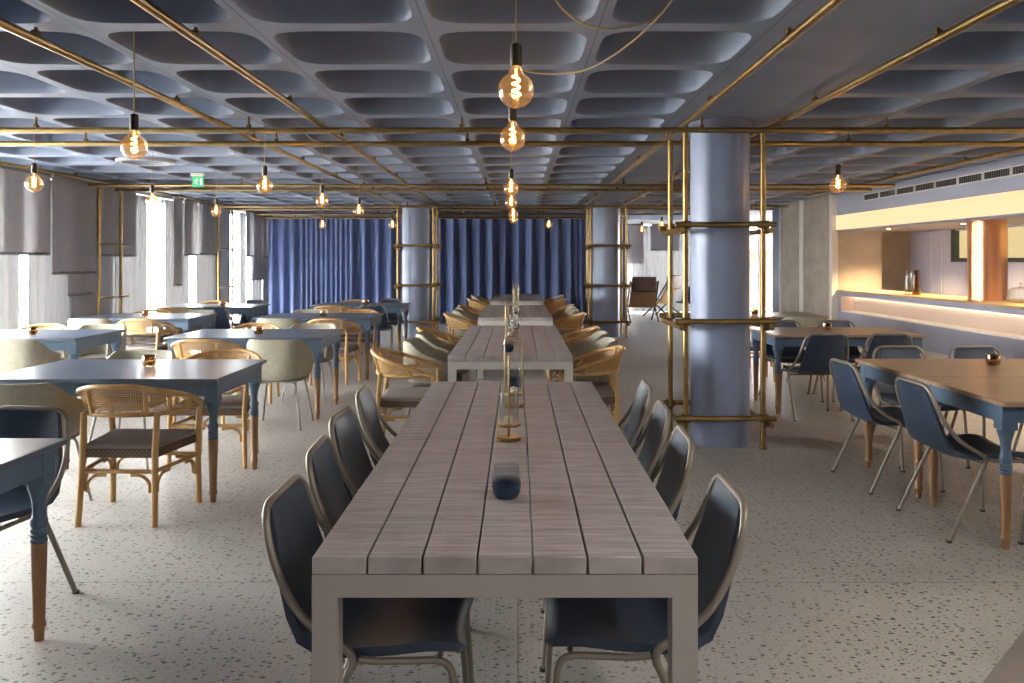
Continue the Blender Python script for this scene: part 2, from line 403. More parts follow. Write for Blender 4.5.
def coffers():
    bm = new()
    N = 40
    xs = [-0.026 + 0.81 * k for k in range(-7, 2)] + [2.40 + 0.81 * k for k in range(0, 4)]
    ys = [4.1375 + 0.775 * k for k in range(-10, 19)]
    prof = [(1.0, 0.0), (0.985, 0.010), (0.972, 0.035), (0.955, 0.12), (0.93, 0.22), (0.88, 0.29), (0.78, 0.33), (0.5, 0.35)]
    for x in xs:
        for y in ys:
            rings = []
            hx, hy = 0.405, 0.3875
            rect = []; op = []
            for k in range(N):
                a = 2 * PI * k / N
                ca, sa = math.cos(a), math.sin(a)
                t = 1 / max(abs(ca), abs(sa))
                rect.append((hx * ca * t, hy * sa * t))
                q = (abs(ca) ** 5.5 + abs(sa) ** 5.5) ** (-1 / 5.5)
                op.append((0.368 * ca * q, 0.325 * sa * q))
            r0 = [bm.verts.new((x + p[0], y + p[1], CEIL)) for p in rect]
            rings.append(r0)
            for s, z in prof:
                rings.append([bm.verts.new((x + p[0] * s, y + p[1] * s, CEIL + z)) for p in op])
            for a, b in zip(rings, rings[1:]):
                for k in range(N):
                    bm.faces.new((a[k], b[k], b[(k + 1) % N], a[(k + 1) % N]))
            bm.faces.new(rings[-1])
    def flat(x0, x1, y0, y1):
        bm.faces.new([bm.verts.new(p) for p in ((x0, y0, CEIL), (x0, y1, CEIL), (x1, y1, CEIL), (x1, y0, CEIL))])
    ya, yb = ys[0] - 0.3875, ys[-1] + 0.3875
    flat(1.189, 1.995, ya, yb); flat(-6.3, xs[0] - 0.405, ya, yb); flat(xs[-1] + 0.405, 5.6, ya, yb)
    flat(-6.3, 10.2, yb, YB + 0.2); flat(-6.3, 5.6, Y0 - 0.2, ya)
    flat(5.6, 10.2, 13.0, yb)
    me = bpy.data.meshes.new('ceiling')
    bm.to_mesh(me); bm.free()
    me.shade_smooth(); me.set_sharp_from_angle(angle=math.radians(38))
    me.materials.append(M['ceil'])
    o = bpy.data.objects.new('ceiling', me); C.objects.link(o)
    o['kind'] = 'structure'; o['label'] = 'blue-grey coffered concrete ceiling with rounded hollows'
coffers()
bm = new(); box(bm, (-6.3, Y0 - 0.2, CEIL + 0.42), (10.2, YB + 0.2, CEIL + 0.55)); struct('roof', bm, 'pier', 'roof slab above the coffers')
bm = new(); box(bm, (-6.3, Y0 - 0.2, 0), (10.2, Y0, CEIL + 0.45)); struct('wall_front', bm, 'mauve', 'plain wall behind the camera')

# window wall: piers, lintel, glazing bays
bays = [(3.7, 5.7), (6.9, 10.5), (11.7, 15.5), (16.4, 18.5)]
bm = new()
edges = [Y0] + [v for b in bays for v in b] + [22.0]
for a, b in zip(edges[0::2], edges[1::2]):
    box(bm, (XL - 0.3, a, 0), (XL, b, CEIL + 0.45))
for a, b in bays: box(bm, (XL - 0.3, a, CEIL - 0.06), (XL, b, CEIL + 0.45)); box(bm, (XL - 0.3, a, 0), (XL, b, 0.06))
struct('wall_left', bm, 'pier', 'grey plaster piers of the window wall')
for i, (a, b) in enumerate(bays):
    bm = new(); n = max(2, round((b - a) / 0.95)); w = (b - a) / n
    x0, x1 = XL - 0.2, XL - 0.14
    z0, z1 = 0.06, CEIL - 0.06
    for k in range(n + 1):
        y = a + k * w; box(bm, (x0, max(a, y - 0.025), z0), (x1, min(b, y + 0.025), z1))
    box(bm, (x0, a, z0), (x1, b, z0 + 0.06)); box(bm, (x0, a, z1 - 0.06), (x1, b, z1))
    wf = struct('window_%d' % (i + 1), bm, 'frame', 'floor to ceiling window in the pier wall')
    bm = new(); box(bm, (XL - 0.172, a, z0), (XL - 0.168, b, z1))
    p = obj('window_pane', bm, 'glass', wf)

# far wall behind the curtain and the glazed end of the lounge
bm = new()
box(bm, (-6.3, 19.2, 0), (2.2, 19.4, CEIL + 0.1))
box(bm, (2.2, 19.2, 0), (2.4, YB, CEIL + 0.1))
struct('wall_back', bm, 'mauve', 'wall behind the navy curtains')
bm = new()
box(bm, (2.2, YB, 0), (10.2, YB + 0.2, 0.08)); box(bm, (2.2, YB, 2.42), (10.2, YB + 0.2, CEIL + 0.1))
for x in (2.2, 5.1, 9.9): box(bm, (x, YB, 0), (x + 0.4, YB + 0.2, 2.5))
struct('wall_lounge', bm, 'white', 'end wall of the lounge with glazing')
bm = new()
for x in [2.6 + 0.84 * k for k in range(4)] + [5.55 + 1.08 * k for k in range(5)]:
    box(bm, (x - 0.03, YB + 0.05, 0.08), (x + 0.03, YB + 0.11, 2.42))
wf = struct('window_5', bm, 'frame', 'glazing at the end of the lounge')
bm = new(); box(bm, (2.6, YB + 0.078, 0.08), (9.9, YB + 0.082, 2.42)); obj('window_pane', bm, 'glass', wf)
# street outside
bm = new(); box(bm, (-30, YB + 0.2, -0.4), (40, 60, -0.25)); box(bm, (-40, -30, -0.4), (-6.3, YB + 0.2, -0.25)); box(bm, (-40, YB + 0.2, -0.4), (-30, 60, -0.25))
struct('street', bm, 'ext', 'pale pavement outside the windows')
bm = new(); box(bm, (6.2, 25.0, 1.75), (8.6, 26.3, 2.15), 0.05); aw = obj('awning', bm, 'awning'); tag(aw, 'maroon shop awning outside the entrance glass', 'awning')
aw['kind'] = 'structure'
bm = new(); box(bm, (6.4, 26.3, -0.25), (8.9, 26.6, 2.4)); struct('wall_outside', bm, 'brownhide', 'dark shopfront across the pavement')

# right side: concrete wall, strips, bulkhead, bar
bm = new()
box(bm, (5.2, 13.3, 0), (5.34, 14.55, CEIL)); box(bm, (5.2, 14.72, 0), (5.34, 15.8, CEIL))
struct('wall_right', bm, 'conc', 'bare concrete wall beside the bar')
for i, (a, b) in enumerate(((13.2, 13.3), (14.55, 14.72), (15.8, 15.86))):
    bm = new(); box(bm, (5.175, a, 0), (5.28, b, CEIL)); struct('trim_%d' % (i + 1), bm, 'white', 'white upright strip in the concrete wall')
bm = new(); box(bm, (5.2, 15.86, 0), (5.46, 16.35, CEIL)); struct('trim_4', bm, 'blue', 'blue door jamb at the end of the concrete wall')
bm = new(); box(bm, (5.34, 13.76, 0), (10.2, 13.9, CEIL + 0.1)); box(bm, (10.0, 13.9, 0), (10.2, YB, CEIL + 0.1)); struct('wall_lounge_right', bm, 'white', 'lounge side wall')
bm = new(); box(bm, (XR, 3.0, 2.19), (XR + 0.25, 13.2, CEIL)); struct('beam_bar', bm, 'fascia', 'mauve bulkhead above the bar')
bm = new(); box(bm, (XR, Y0, 0), (XR + 0.2, 3.0, CEIL + 0.1)); struct('wall_right_near', bm, 'mauve', 'wall beside the bar front')
bm = new(); box(bm, (XR + 0.02, 3.0, 1.93), (8.4, 13.75, 1.99)); struct('ceiling_bar', bm, 'mauve', 'low ceiling over the bar')
bm = new()
box(bm, (5.28, 13.2, 0), (6.0, 13.75, 1.93)); struct('wall_bar_end', bm, 'conc', 'concrete end wall of the bar with warm light')
bm = new(); box(bm, (6.0, 13.65, 0), (6.7, 13.75, 1.93)); struct('wall_bar_recess', bm, 'conc', 'darker concrete recess behind the bar')
bm = new()
KX = 6.7
for a, b, z0, z1 in ((3.0, 8.2, 0, 1.93), (8.2, 12.35, 0, 1.42), (12.35, 13.75, 0, 1.93), (8.2, 12.35, 1.9, 1.93)):
    box(bm, (KX, a, z0), (KX + 0.15, b, z1))
struct('wall_bar_back', bm, 'mauve', 'mauve wall behind the bar')
bm = new()
for y in (12.62, 12.95): box(bm, (KX - 0.015, y - 0.012, 0), (KX, y + 0.012, 1.9))
struct('trim_5', bm, 'frame', 'upright joints in the mauve bar wall')
bm = new()
box(bm, (KX - 0.02, 8.2, 1.42), (KX + 0.06, 12.35, 1.48)); box(bm, (KX - 0.02, 12.25, 1.42), (KX + 0.06, 12.35, 1.92)); box(bm, (KX - 0.02, 8.2, 1.42), (KX + 0.06, 8.3, 1.92)); box(bm, (KX - 0.02, 10.28, 1.42), (KX + 0.05, 10.36, 1.92))
wf = struct('window_6', bm, 'dkframe', 'dark framed kitchen window behind the bar')
bm = new(); box(bm, (KX + 0.06, 8.2, 1.44), (KX + 0.08, 12.3, 1.92)); obj('window_pane', bm, 'pass', wf)
bm = new(); box(bm, (8.3, 3.0, 0), (8.4, 13.75, 1.93)); struct('wall_kitchen', bm, 'mauve', 'kitchen outer wall')
bm = new(); box(bm, (XR + 0.2, 2.88, 0), (8.4, 2.98, 1.99)); struct('wall_kitchen_end', bm, 'mauve', 'kitchen end wall')

# canopy lightbox
t = thing('bar_canopy', 'long cream glowing lightbox above the bar counter', 'light', (XR, 8.1, 1.91))
bm = new(); box(bm, (-0.03, -5.1, 0.03), (-0.012, 5.08, 0.27)); obj('light_panel', bm, 'canopylight', t)
bm = new(); box(bm, (-0.012, -5.1, 0), (0.02, 5.08, 0.28)); box(bm, (-0.04, -5.1, 0), (-0.012, 5.08, 0.03), 0.004); obj('housing', bm, 'mauve', t)

# bar counter
t = thing('bar_counter', 'long mauve bar with oak counter and glowing niche along its front', 'bar', (XR, 8.1, 0))
bm = new(); L0, L1 = -5.1, 5.08
box(bm, (0, L0, 0.87), (0.62, L1, 0.935)); box(bm, (0, L0, 0.28), (0.62, L1, 0.62)); box(bm, (0.24, L0, 0.62), (0.62, L1, 0.87)); box(bm, (0, L1 - 0.12, 0.62), (0.24, L1, 0.87)); box(bm, (0.06, L0, 0.0), (0.62, L1, 0.28))
obj('carcass', bm, 'mauve', t)
bm = new(); box(bm, (-0.02, L0, 0.935), (0.68, L1, 0.965), 0.004); obj('countertop', bm, 'counter', t)
bm = new(); box(bm, (0.225, L0, 0.625), (0.24, L1 - 0.12, 0.865)); box(bm, (0.0, L1 - 0.13, 0.628), (0.225, L1 - 0.12, 0.865)); obj('niche_lining', bm, 'niche', t)
bm = new(); box(bm, (-0.004, L0, 0.612), (0.225, L1 - 0.12, 0.629)); obj('niche_ledge', bm, 'white', t)
bm = new(); box(bm, (0.205, L0 + 0.05, 0.850), (0.224, L1 - 0.16, 0.868)); obj('light_strip', bm, 'led', t)
bm = new(); box(bm, (0.045, L0, 0.02), (0.06, L1, 0.28)); obj('kickboard', bm, 'niche', t)
# ventilation grilles
def vent(label):
    t = thing('air_vent', label, 'vent', group='air vents along the bulkhead')
    bm = new(); box(bm, (-0.008, -0.24, 0), (-0.001, 0.24, 0.09)); obj('vent_back', bm, 'black', t)
    bm = new()
    for k in range(12):
        y = -0.235 + k * 0.47 / 11; box(bm, (-0.014, y - 0.0035, 0.004), (-0.006, y + 0.0035, 0.086))
    obj('grille', bm, 'pad', t)
    bm = new()
    for z in (-0.006, 0.086): box(bm, (-0.02, -0.252, z), (0, 0.252, z + 0.012))
    for y in (-0.25, 0.24): box(bm, (-0.02, y, -0.006), (0, y + 0.014, 0.096))
    obj('vent_frame', bm, 'white', t); return t
mv = Maker(vent)
ordn = ['first', 'second', 'third', 'fourth', 'fifth', 'sixth', 'seventh', 'eighth', 'ninth', 'tenth']
for k in range(8):
    mv((XR, 11.9 - 0.52 * k, 2.35), 0, 'slotted air vent in the mauve bulkhead, %s from the concrete wall' % ordn[k])

# copper column on the bar
bm = new(); lathe(bm, [(0.215, 0.966), (0.215, 1.93)], (5.72, 9.75, 0), 40)
o = obj('copper_column', bm, 'copper'); tag(o, 'round copper-clad column standing through the oak bar counter', 'column', kind='structure')

# ------------------------------------------------------------------ columns
def column(i, x, y, r, label):
    bm = new(); lathe(bm, [(r, 0), (r, CEIL)], (x, y, 0), 48)
    o = struct('column_%d' % i, bm, 'column', label)
    bm = new(); lathe(bm, [(r + 0.015, CEIL - 0.07), (r + 0.015, CEIL)], (x, y, 0), 48); obj('collar', bm, 'mauve', o)
column(1, 1.610, 6.385, 0.230, 'lavender blue round column beside the first plank table')
column(2, -1.93, 15.2, 0.26, 'lavender blue round column among the blue tables')
column(3, 1.672, 15.2, 0.255, 'lavender blue round column by the lounge')

# ------------------------------------------------------------------ brass pipe work
PR = 0.0215
PZ = 2.44
def clampbm(bm, p, ax=None):
    p = Vector(p); box(bm, p - Vector((0.034, 0.034, 0.03)), p + Vector((0.034, 0.034, 0.03)), 0.008)
def pipe(label, a, b, hang=(), r=PR, name='brass_pipe'):
    a, b = Vector(a), Vector(b)
    t = thing(name, label, 'pipe', (a + b) / 2, 0, 'brass ceiling pipes')
    o = (a + b) / 2
    bm = new(); tube(bm, [a - o, b - o], r, 12); obj('pipe', bm, 'brass', t)
    for h in hang:
        p = a.lerp(b, h) - o
        bm = new(); tube(bm, [p + Vector((0, 0, r * 0.6)), p + Vector((0, 0, CEIL - a.z + 0.03))], 0.009, 6)
        box(bm, p + Vector((-0.016, -0.016, r * 0.7)), p + Vector((0.016, 0.016, r + 0.02)), 0.003)
        obj('hanger', bm, 'brass_dark', t)
hx = lambda n: [(k + 0.5) / n for k in range(n)]
def hang_at(a, b, xs): return [(x - a) / (b - a) for x in xs]
ribs = [-0.026 + 0.81 * (k + 0.5) for k in range(-7, 1)] + [1.4, 1.8, 2.805, 3.615, 4.4]
for lab, y, x0, x1 in (('first brass cross pipe under the coffers, in front of the big column', 6.095, -5.75, 5.2), ('second brass cross pipe, touching the back of the big column frame', 6.797, -5.75, 5.2), ('third brass cross pipe, running from the window posts', 10.62, -5.7, 5.0), ('fourth brass cross pipe, running from the window posts', 11.32, -5.7, 5.0), ('fifth brass cross pipe, in front of the two far columns', 14.798, -5.7, 5.0), ('sixth brass cross pipe, just behind the two far columns', 15.602, -5.7, 5.0)):
    rr = [x for x in ribs[::2] if x0 < x < x1]
    pipe(lab, (x0, y, PZ), (x1, y, PZ), hang_at(x0, x1, rr))
pipe('brass pipe carrying the heads of the navy curtains', (-5.7, 18.0, 2.395), (2.5, 18.0, 2.395), hx(6))
pipe('brass cross pipe just before the navy curtains', (-5.7, 17.3, PZ), (5.0, 17.3, PZ), hx(6))
yrows = [4.1375 + 0.775 * (k + 0.5) for k in range(-9, 18)]
for lab, x, a, b in (('brass ceiling pipe running lengthwise along the windows', -5.5, 1.0, 17.6), ('lengthwise brass pipe over the inner blue tables', -2.26, 0.5, 17.6), ('lengthwise brass pipe between inner blue tables and plank tables', -1.51, 0.5, 17.6), ('lengthwise brass pipe passing the plank table side of big column', 1.27, 0.5, 17.6), ('lengthwise brass pipe passing the bar side of the big column', 1.97, 0.5, 17.6), ('lengthwise brass pipe under the ceiling before the bar bulkhead', 4.7, 1.0, 13.0)):
    pipe(lab, (x, a, PZ + 0.0455), (x, b, PZ + 0.0455), hang_at(a, b, [y for y in yrows[::2] if a < y < b]))

def pipe_frame(label, cx, cy, hx_, hy, rails, R):
    t = thing('pipe_scaffold', label, 'pipe frame', (cx, cy, 0), 0, 'brass pipe frames round the columns')
    for sx in (-1, 1):
        for sy in (-1, 1):
            bm = new(); tube(bm, [(sx * hx_, sy * hy, 0), (sx * hx_, sy * hy, PZ + 0.021)], PR, 12)
            p = obj('post', bm, 'brass', t)
            bm = new(); lathe(bm, [(0.03, 0), (0.03, 0.012)], (sx * hx_, sy * hy, 0), 14); obj('foot', bm, 'brass_dark', p)
    e = 0.085
    for z in rails:
        for sy in (-1, 1):
            bm = new(); y = sy * (hy + 2 * PR) if sy < 0 else sy * (hy - 2 * PR)
            y = sy * (hy + 2 * PR)
            tube(bm, [(-hx_ - e, y, z), (hx_ + e, y, z)], PR, 12); obj('rail', bm, 'brass', t)
        for sx in (-1, 1):
            x = sx * (hx_ + 2 * PR)
            bm = new(); tube(bm, [(x, -hy - e, z - 0.044), (x, hy + e, z - 0.044)], PR, 12); obj('rail', bm, 'brass', t)
        for sx in (-1, 1):
            for sy in (-1, 1):
                bm = new(); clampbm(bm, (sx * hx_, sy * (hy + PR), z)); box(bm, (sx * (hx_ + PR) - 0.026, sy * hy - 0.026, z - 0.07), (sx * (hx_ + PR) + 0.026, sy * hy + 0.026, z - 0.02), 0.006)
                obj('clamp', bm, 'brass_dark', t)
    return t
pipe_frame('brass pipe frame with three rails round the big lavender column', 1.583, 6.445, 0.297, 0.305, (1.72, 0.98, 0.241), 0.23)
pipe_frame('brass pipe frame round the far column among blue tables', -1.90, 15.2, 0.33, 0.355, (1.72, 0.98, 0.3), 0.26)
pipe_frame('brass pipe frame round the far column by the lounge', 1.68, 15.2, 0.33, 0.355, (1.72, 0.98, 0.3), 0.26)
def ladder(label, y0, y1):
    t = thing('pipe_ladder', label, 'pipe frame', (-5.56, (y0 + y1) / 2, 0), 0, 'brass ladders at the window piers')
    h = (y1 - y0) / 2
    for s in (-1, 1):
        bm = new(); tube(bm, [(0, s * h, 0), (0, s * h, PZ - 0.024)], PR, 12); obj('post', bm, 'brass', t)
    for z in (1.66, 0.94):
        bm = new(); tube(bm, [(0.044, -h - 0.1, z), (0.044, h + 0.14, z)], PR * 0.8, 10); obj('rail', bm, 'brass', t)
ladder('brass pipe ladder at the window pier, among striped blinds', 10.62, 11.2)
ladder('brass pipe ladder at the window pier close to the navy curtain', 14.85, 15.56)

# ------------------------------------------------------------------ curtains, blinds, sheers
def drape(name, label, cat, x0, x1, y, z0, z1, freq, amp, m, group, flip=False, step=0.012, seed=1):
    """pleated cloth; runs along X (or along Y if flip)"""
    rnd = random.Random(seed); bm = new()
    n = int((x1 - x0) / step); ph = rnd.random() * 6; top, bot = [], []
    mid = (z0 + z1) / 2; rows = [[], [], [], []]
    a2 = rnd.random() * 6
    for i in range(n + 1):
        u = x0 + (x1 - x0) * i / n
        f = freq(u) if callable(freq) else freq
        ph += 2 * PI * f * (x1 - x0) / n
        for ri, (z, k) in enumerate(((z1, 0.45), (z1 - 0.25, 0.75), (z0 + 0.6, 1.0), (z0, 1.12))):
            a = amp * k / max(1.0, (f / 3.4) ** 0.9)
            d = a * (math.sin(ph + 0.35 * math.sin(ph)) + 0.12 * math.sin(2 * ph + a2) + 0.35 * math.sin(ph * 0.37 + a2 + ri * 0.2))
            rows[ri].append((y + d, u, z) if flip else (u, y + d, z))
    loft(bm, rows)
    o = obj(name, bm, m, None, 180); tag(o, label, cat, group)
    return o
fr = lambda u: 9.0 if -4.9 < u < -3.75 else (4.2 if u < -4.9 else 3.4)
drape('curtain', 'navy velvet floor-length curtain between windows and first far column', 'curtain', -5.65, -1.98, 18.05, 0.015, 2.37, fr, 0.10, 'velvet', 'navy curtains', seed=3)
fr2 = lambda u: 8.0 if u > 1.2 else 3.4
drape('curtain', 'wide navy velvet curtain behind the end of the plank tables', 'curtain', -1.92, 1.72, 18.05, 0.015, 2.37, fr2, 0.10, 'velvet', 'navy curtains', seed=8)
drape('curtain', 'narrow navy curtain end just past the far lounge column', 'curtain', 1.78, 2.42, 18.05, 0.015, 2.37, 6.0, 0.07, 'velvet', 'navy curtains', seed=5)

def ycoord(px, X): return -X * 800 / (518 - px)
def sheer(label, p0, p1, X=XL + 0.032, m='sheer', f=6.0, z0=0.03, z1=CEIL - 0.085, amp=0.014, seed=1, nm='sheer_curtain'):
    a, b = ycoord(p0, X), ycoord(p1, X)
    return drape(nm, label, 'curtain', a, b, X, z0, z1, f, amp, m, 'sheer curtains on the window wall', True, 0.016, seed)
sheer('white sheer curtain under the widest grey blind', -3, 19, seed=2)
sheer('white sheer curtain between the bright strip and the grey pier', 28, 73, seed=3)
sheer('white sheer curtain just past the brass pipe ladder at the striped blinds', 114, 147, seed=4)
sheer('white sheer curtain behind the narrow hanging blind strip', 165, 189, seed=5)
sheer('grey sheer curtain beside the pier near the navy curtain', 196, 217, m='sheer', seed=6)
sheer('thin white sheer curtain at the bright gap past the second pier', 240, 246, seed=9)
sheer('last white sheer curtain before the navy curtain', 252, 262, seed=7)

def blind(label, p0, p1, ybot, X, ztop=2.5):
    a, b = ycoord(p0, X), ycoord(p1, X)
    zb = CAMH - (ybot - 260) * b / 800 if b else 1
    t = thing('roller_blind', label, 'blind', (X, (a + b) / 2, zb), 0, 'grey blinds on the window wall')
    h = (b - a) / 2; bm = new(); rows = []
    n = 24
    for z in (0, (ztop - zb) * 0.5, ztop - zb):
        rows.append([(Vector((0.006 * math.sin(k * 0.9) * (1 - z / 2), -h + 2 * h * k / n, z)), Vector((1, 0, 0))) for k in range(n + 1)])
    sheet(bm, rows, 0.003); obj('fabric', bm, 'blind', t)
    bm = new(); box(bm, (-0.007, -h, -0.02), (0.007, h, 0.018), 0.004); obj('hem_bar', bm, 'hem', t)
    bm = new(); tube(bm, [(0, -h, ztop - zb), (0, h, ztop - zb)], 0.024, 10); obj('roller', bm, 'hem', t)
blind('wide grey blind hanging above the sheer by the window table end', -6, 50.2, 254, -5.80)
blind('longer grey blind overlapping the wide blind, ending lower', 52.2, 96, 272, -5.76)
blind('lowest hanging grey blind tucked behind the longer blind', 68, 93.3, 293, -5.835)
blind('grey blind behind the brass pipe ladder at the windows', 97.6, 136, 255.5, -5.80)
blind('narrow grey blind strip hanging low against white sheer', 173.5, 182.5, 284.5, -5.80)
blind('grey blind above the pale blue window strip', 184.5, 197.6, 255, -5.80)
blind('grey blind beside the pier, over a grey sheer', 199.2, 218, 254.5, -5.78)
blind('narrow grey blind past the second brass ladder', 246, 254, 256, -5.775)
blind('longer pale grey blind near the navy curtain', 251, 263, 279, -5.84)
blind('short grey blind touching the navy curtain edge', 263.6, 268, 257, -5.76)
# lounge end
def blind_x(label, x0, x1, zb, y):
    t = thing('roller_blind', label, 'blind', ((x0 + x1) / 2, y, zb), 0, 'grey blinds in the lounge')
    h = (x1 - x0) / 2; zt = 2.42
    bm = new(); box(bm, (-h, -0.0015, 0), (h, 0.0015, zt - zb)); obj('fabric', bm, 'blind', t)
    bm = new(); box(bm, (-h, -0.008, -0.02), (h, 0.008, 0.018), 0.004); obj('hem_bar', bm, 'hem', t)
    bm = new(); tube(bm, [(-h, 0, zt - zb), (h, 0, zt - zb)], 0.024, 10); obj('roller', bm, 'hem', t)
blind_x('long grey blind behind the lounge chairs', 2.75, 3.42, 1.37, 21.85)
blind_x('short grey blind behind the brass posts of the big column', 3.63, 4.42, 1.72, 21.85)
drape('sheer_curtain', 'white sheer curtain across the lounge window', 'curtain', 3.1, 5.05, 21.92, 0.05, 2.4, 6, 0.02, 'sheer', None, seed=12)
drape('lounge_curtain', 'dark grey curtain gathered behind the brown lounge chair', 'curtain', 2.72, 3.1, 21.7, 0.03, 2.4, 8, 0.04, 'blind', None, seed=13)

# ------------------------------------------------------------------ pendants
def pendant(label):
    t = thing('pendant_bulb', label, 'pendant light', group='bare globe bulbs on cords')
    R = 0.0625
    bm = new(); prof = [(0.004, -0.068)]
    for k in range(1, 22):
        a = -PI / 2 + k * (PI * 0.86) / 21
        prof.append((R * math.cos(a), R * math.sin(a) - 0.0))
    prof += [(0.026, 0.066), (0.018, 0.078), (0.017, 0.09)]
    prof[0] = (0.003, -R)
    lathe(bm, prof, (0, 0, 0), 24, True, False); obj('bulb_glass', bm, 'bulb', t, 60)
    bm = new()
    pts = []
    for k in range(40):
        a = k * 2 * PI / 13; pts.append((0.012 * math.cos(a), 0.012 * math.sin(a), 0.052 - k * 0.0019))
    tube(bm, pts, 0.0038, 6)
    tube(bm, [(0.0, 0, 0.075), (0.0, 0, 0.052)], 0.003, 6)
    obj('filament', bm, 'filament', t)
    bm = new(); lathe(bm, [(0.0185, 0.082), (0.0205, 0.088), (0.0205, 0.155), (0.014, 0.162)], (0, 0, 0), 18); obj('socket', bm, 'socket', t)
    bm = new(); tube(bm, [(0, 0, 0.16), (0, 0, 0.74)], 0.0032, 6); obj('cord', bm, 'goldcord', t)
    l = bpy.data.lights.new('bulb_light', 'POINT'); l.energy = 3.0; l.color = (1.0, 0.62, 0.28); l.shadow_soft_size = 0.02
    lo = bpy.data.objects.new('bulb_light', l); C.objects.link(lo); lo.parent = t; lo.location = (0, 0, 0.015)
    return t
mp = Maker(pendant)
for (x, y, lab) in ((-0.007, 2.78, 'large globe bulb hanging over the middle of first plank table'), (-0.026, 3.88, 'globe bulb just below and behind the large one over first plank table'),
    (-0.058, 6.62, 'globe bulb over the second plank table, front one'), (-0.07, 8.22, 'globe bulb over the second plank table, rear one'), (-0.06, 10.3, 'globe bulb over the third plank table, front one'), (-0.065, 11.6, 'globe bulb over the third plank table, rear one'),
    (-1.895, 3.95, 'globe bulb with dark socket hanging below the first cross pipes, window side'), (-3.75, 6.2, 'globe bulb hanging in front of the widest grey blind'), (-3.66, 8.0, 'globe bulb hanging before the brass ladder and bright window'), (-3.67, 9.73, 'globe bulb hanging before the grey pier near second ladder'),
    (-2.02, 6.38, 'globe bulb crossing the third cross pipe over third inner blue table'), (-1.96, 8.0, 'globe bulb over the gap behind the third inner blue table'), (-1.92, 9.65, 'globe bulb over the fourth inner blue table, before navy curtain'), (-3.3, 13.5, 'small globe bulb before the narrow pleats of the navy curtain'), (-2.12, 13.5, 'small globe bulb beside the far column among blue tables'),
    (2.52, 6.3, 'globe bulb hanging between the big column and the bar'), (0.52, 13.5, 'small globe bulb before the wide navy curtain over plank tables'), (2.43, 15.7, 'small globe bulb before the lounge blind'), (2.5, 13.9, 'small globe bulb seen beside the brass posts of big column')):
    mp((x, y, 2.008 if y == 3.95 else 2.04), random.random() * 6, lab)
# swagged cords
def cord(label, pts, r=0.005):
    bm = new(); P = fillet(pts, 0.3, 8); tube(bm, P, r, 6)
    o = obj('swag_cable', bm, 'goldcord'); tag(o, label, 'cord', 'gold cords swagged under the ceiling')
def catmull(p, n=8):
    p = [Vector(q) for q in p]; p = [p[0] * 2 - p[1]] + p + [p[-1] * 2 - p[-2]]; out = []
    for i in range(1, len(p) - 2):
        for k in range(n):
            t = k / n; a, b, c, d = p[i - 1], p[i], p[i + 1], p[i + 2]
            out.append(0.5 * ((2 * b) + (c - a) * t + (2 * a - 5 * b + 4 * c - d) * t * t + (3 * b - a - 3 * c + d) * t ** 3))
    return out + [p[-2]]
def px(x, y, d): return Vector(((x - 518) * d / 800, d, CAMH + (260 - y) * d / 800))
def swag(label, pts, r=0.0045):
    bm = new(); tube(bm, catmull(pts), r, 6); o = obj('swag_cable', bm, 'goldcord'); tag(o, label, 'cord', 'gold cords swagged under the ceiling')
swag('gold cord swagging from the large globe bulb up to the ceiling', [(-0.022, 3.88, 2.385), (0.08, 3.85, 2.352), (0.2, 3.8, 2.335), (0.33, 3.7, 2.335), (0.47, 3.55, 2.39), (0.6, 3.4, 2.485), (0.68, 3.3, 2.59)])
swag('short gold cord looping under the coffers near the camera', [(0.10, 3.0, 2.60), (0.14, 3.05, 2.45), (0.23, 3.12, 2.385), (0.34, 3.2, 2.375), (0.46, 3.3, 2.41), (0.56, 3.4, 2.47), (0.62, 3.5, 2.545)])
swag('gold cord looping over the cross pipe among the blue tables', [(-1.2, 6.5, 2.54), (-1.3, 6.45, 2.44), (-1.45, 6.4, 2.38), (-1.62, 6.35, 2.40), (-1.75, 6.3, 2.54)])

# exit sign
t = thing('exit_sign', 'small green running-man exit sign under the ceiling over the blue tables', 'sign', (-4.0, 10.0, 2.37))
bm = new(); box(bm, (-0.085, -0.03, 0.125), (0.085, 0.03, 0.17), 0.006); tube(bm, [(0, 0, 0.17), (0, 0, 0.19)], 0.01, 8); obj('housing', bm, 'white', t)
bm = new(); box(bm, (-0.07, -0.008, -0.005), (0.07, 0.008, 0.125)); obj('panel', bm, 'signgreen', t)
bm = new()
lathe(bm, [(0.008, 0), (0.008, 0.003)], (0, 0, 0), 10)
bmesh.ops.rotate(bm, verts=bm.verts[:], cent=(0, 0, 0), matrix=Matrix.Rotation(PI / 2, 3, 'X')); bmesh.ops.translate(bm, verts=bm.verts[:], vec=(-0.012, -0.008, 0.098))
for pts in ([(-0.014, 0.086), (-0.02, 0.055)], [(-0.02, 0.055), (-0.004, 0.04), (-0.01, 0.02)], [(-0.02, 0.055), (-0.036, 0.04), (-0.05, 0.04)], [(-0.014, 0.08), (0.004, 0.07), (0.012, 0.078)], [(-0.014, 0.08), (-0.032, 0.074), (-0.036, 0.062)]):
    tube(bm, [(a, -0.009, b) for a, b in pts], 0.0042, 6)
box(bm, (0.03, -0.0095, 0.02), (0.055, -0.0075, 0.1))
obj('running_figure', bm, 'signwhite', t)
# ring luminaire in a coffer
bm = new(); lathe(bm, [(0.30, 0), (0.30, 0.03), (0.24, 0.03), (0.24, 0), (0.30, 0)], (0, 0, 0), 40, False, False)
o = obj('round_plate', bm, 'pier'); o.location = (-4.07, 8.75, CEIL - 0.03); tag(o, 'flat white ring plate mounted under the coffers near windows', 'ceiling fitting')

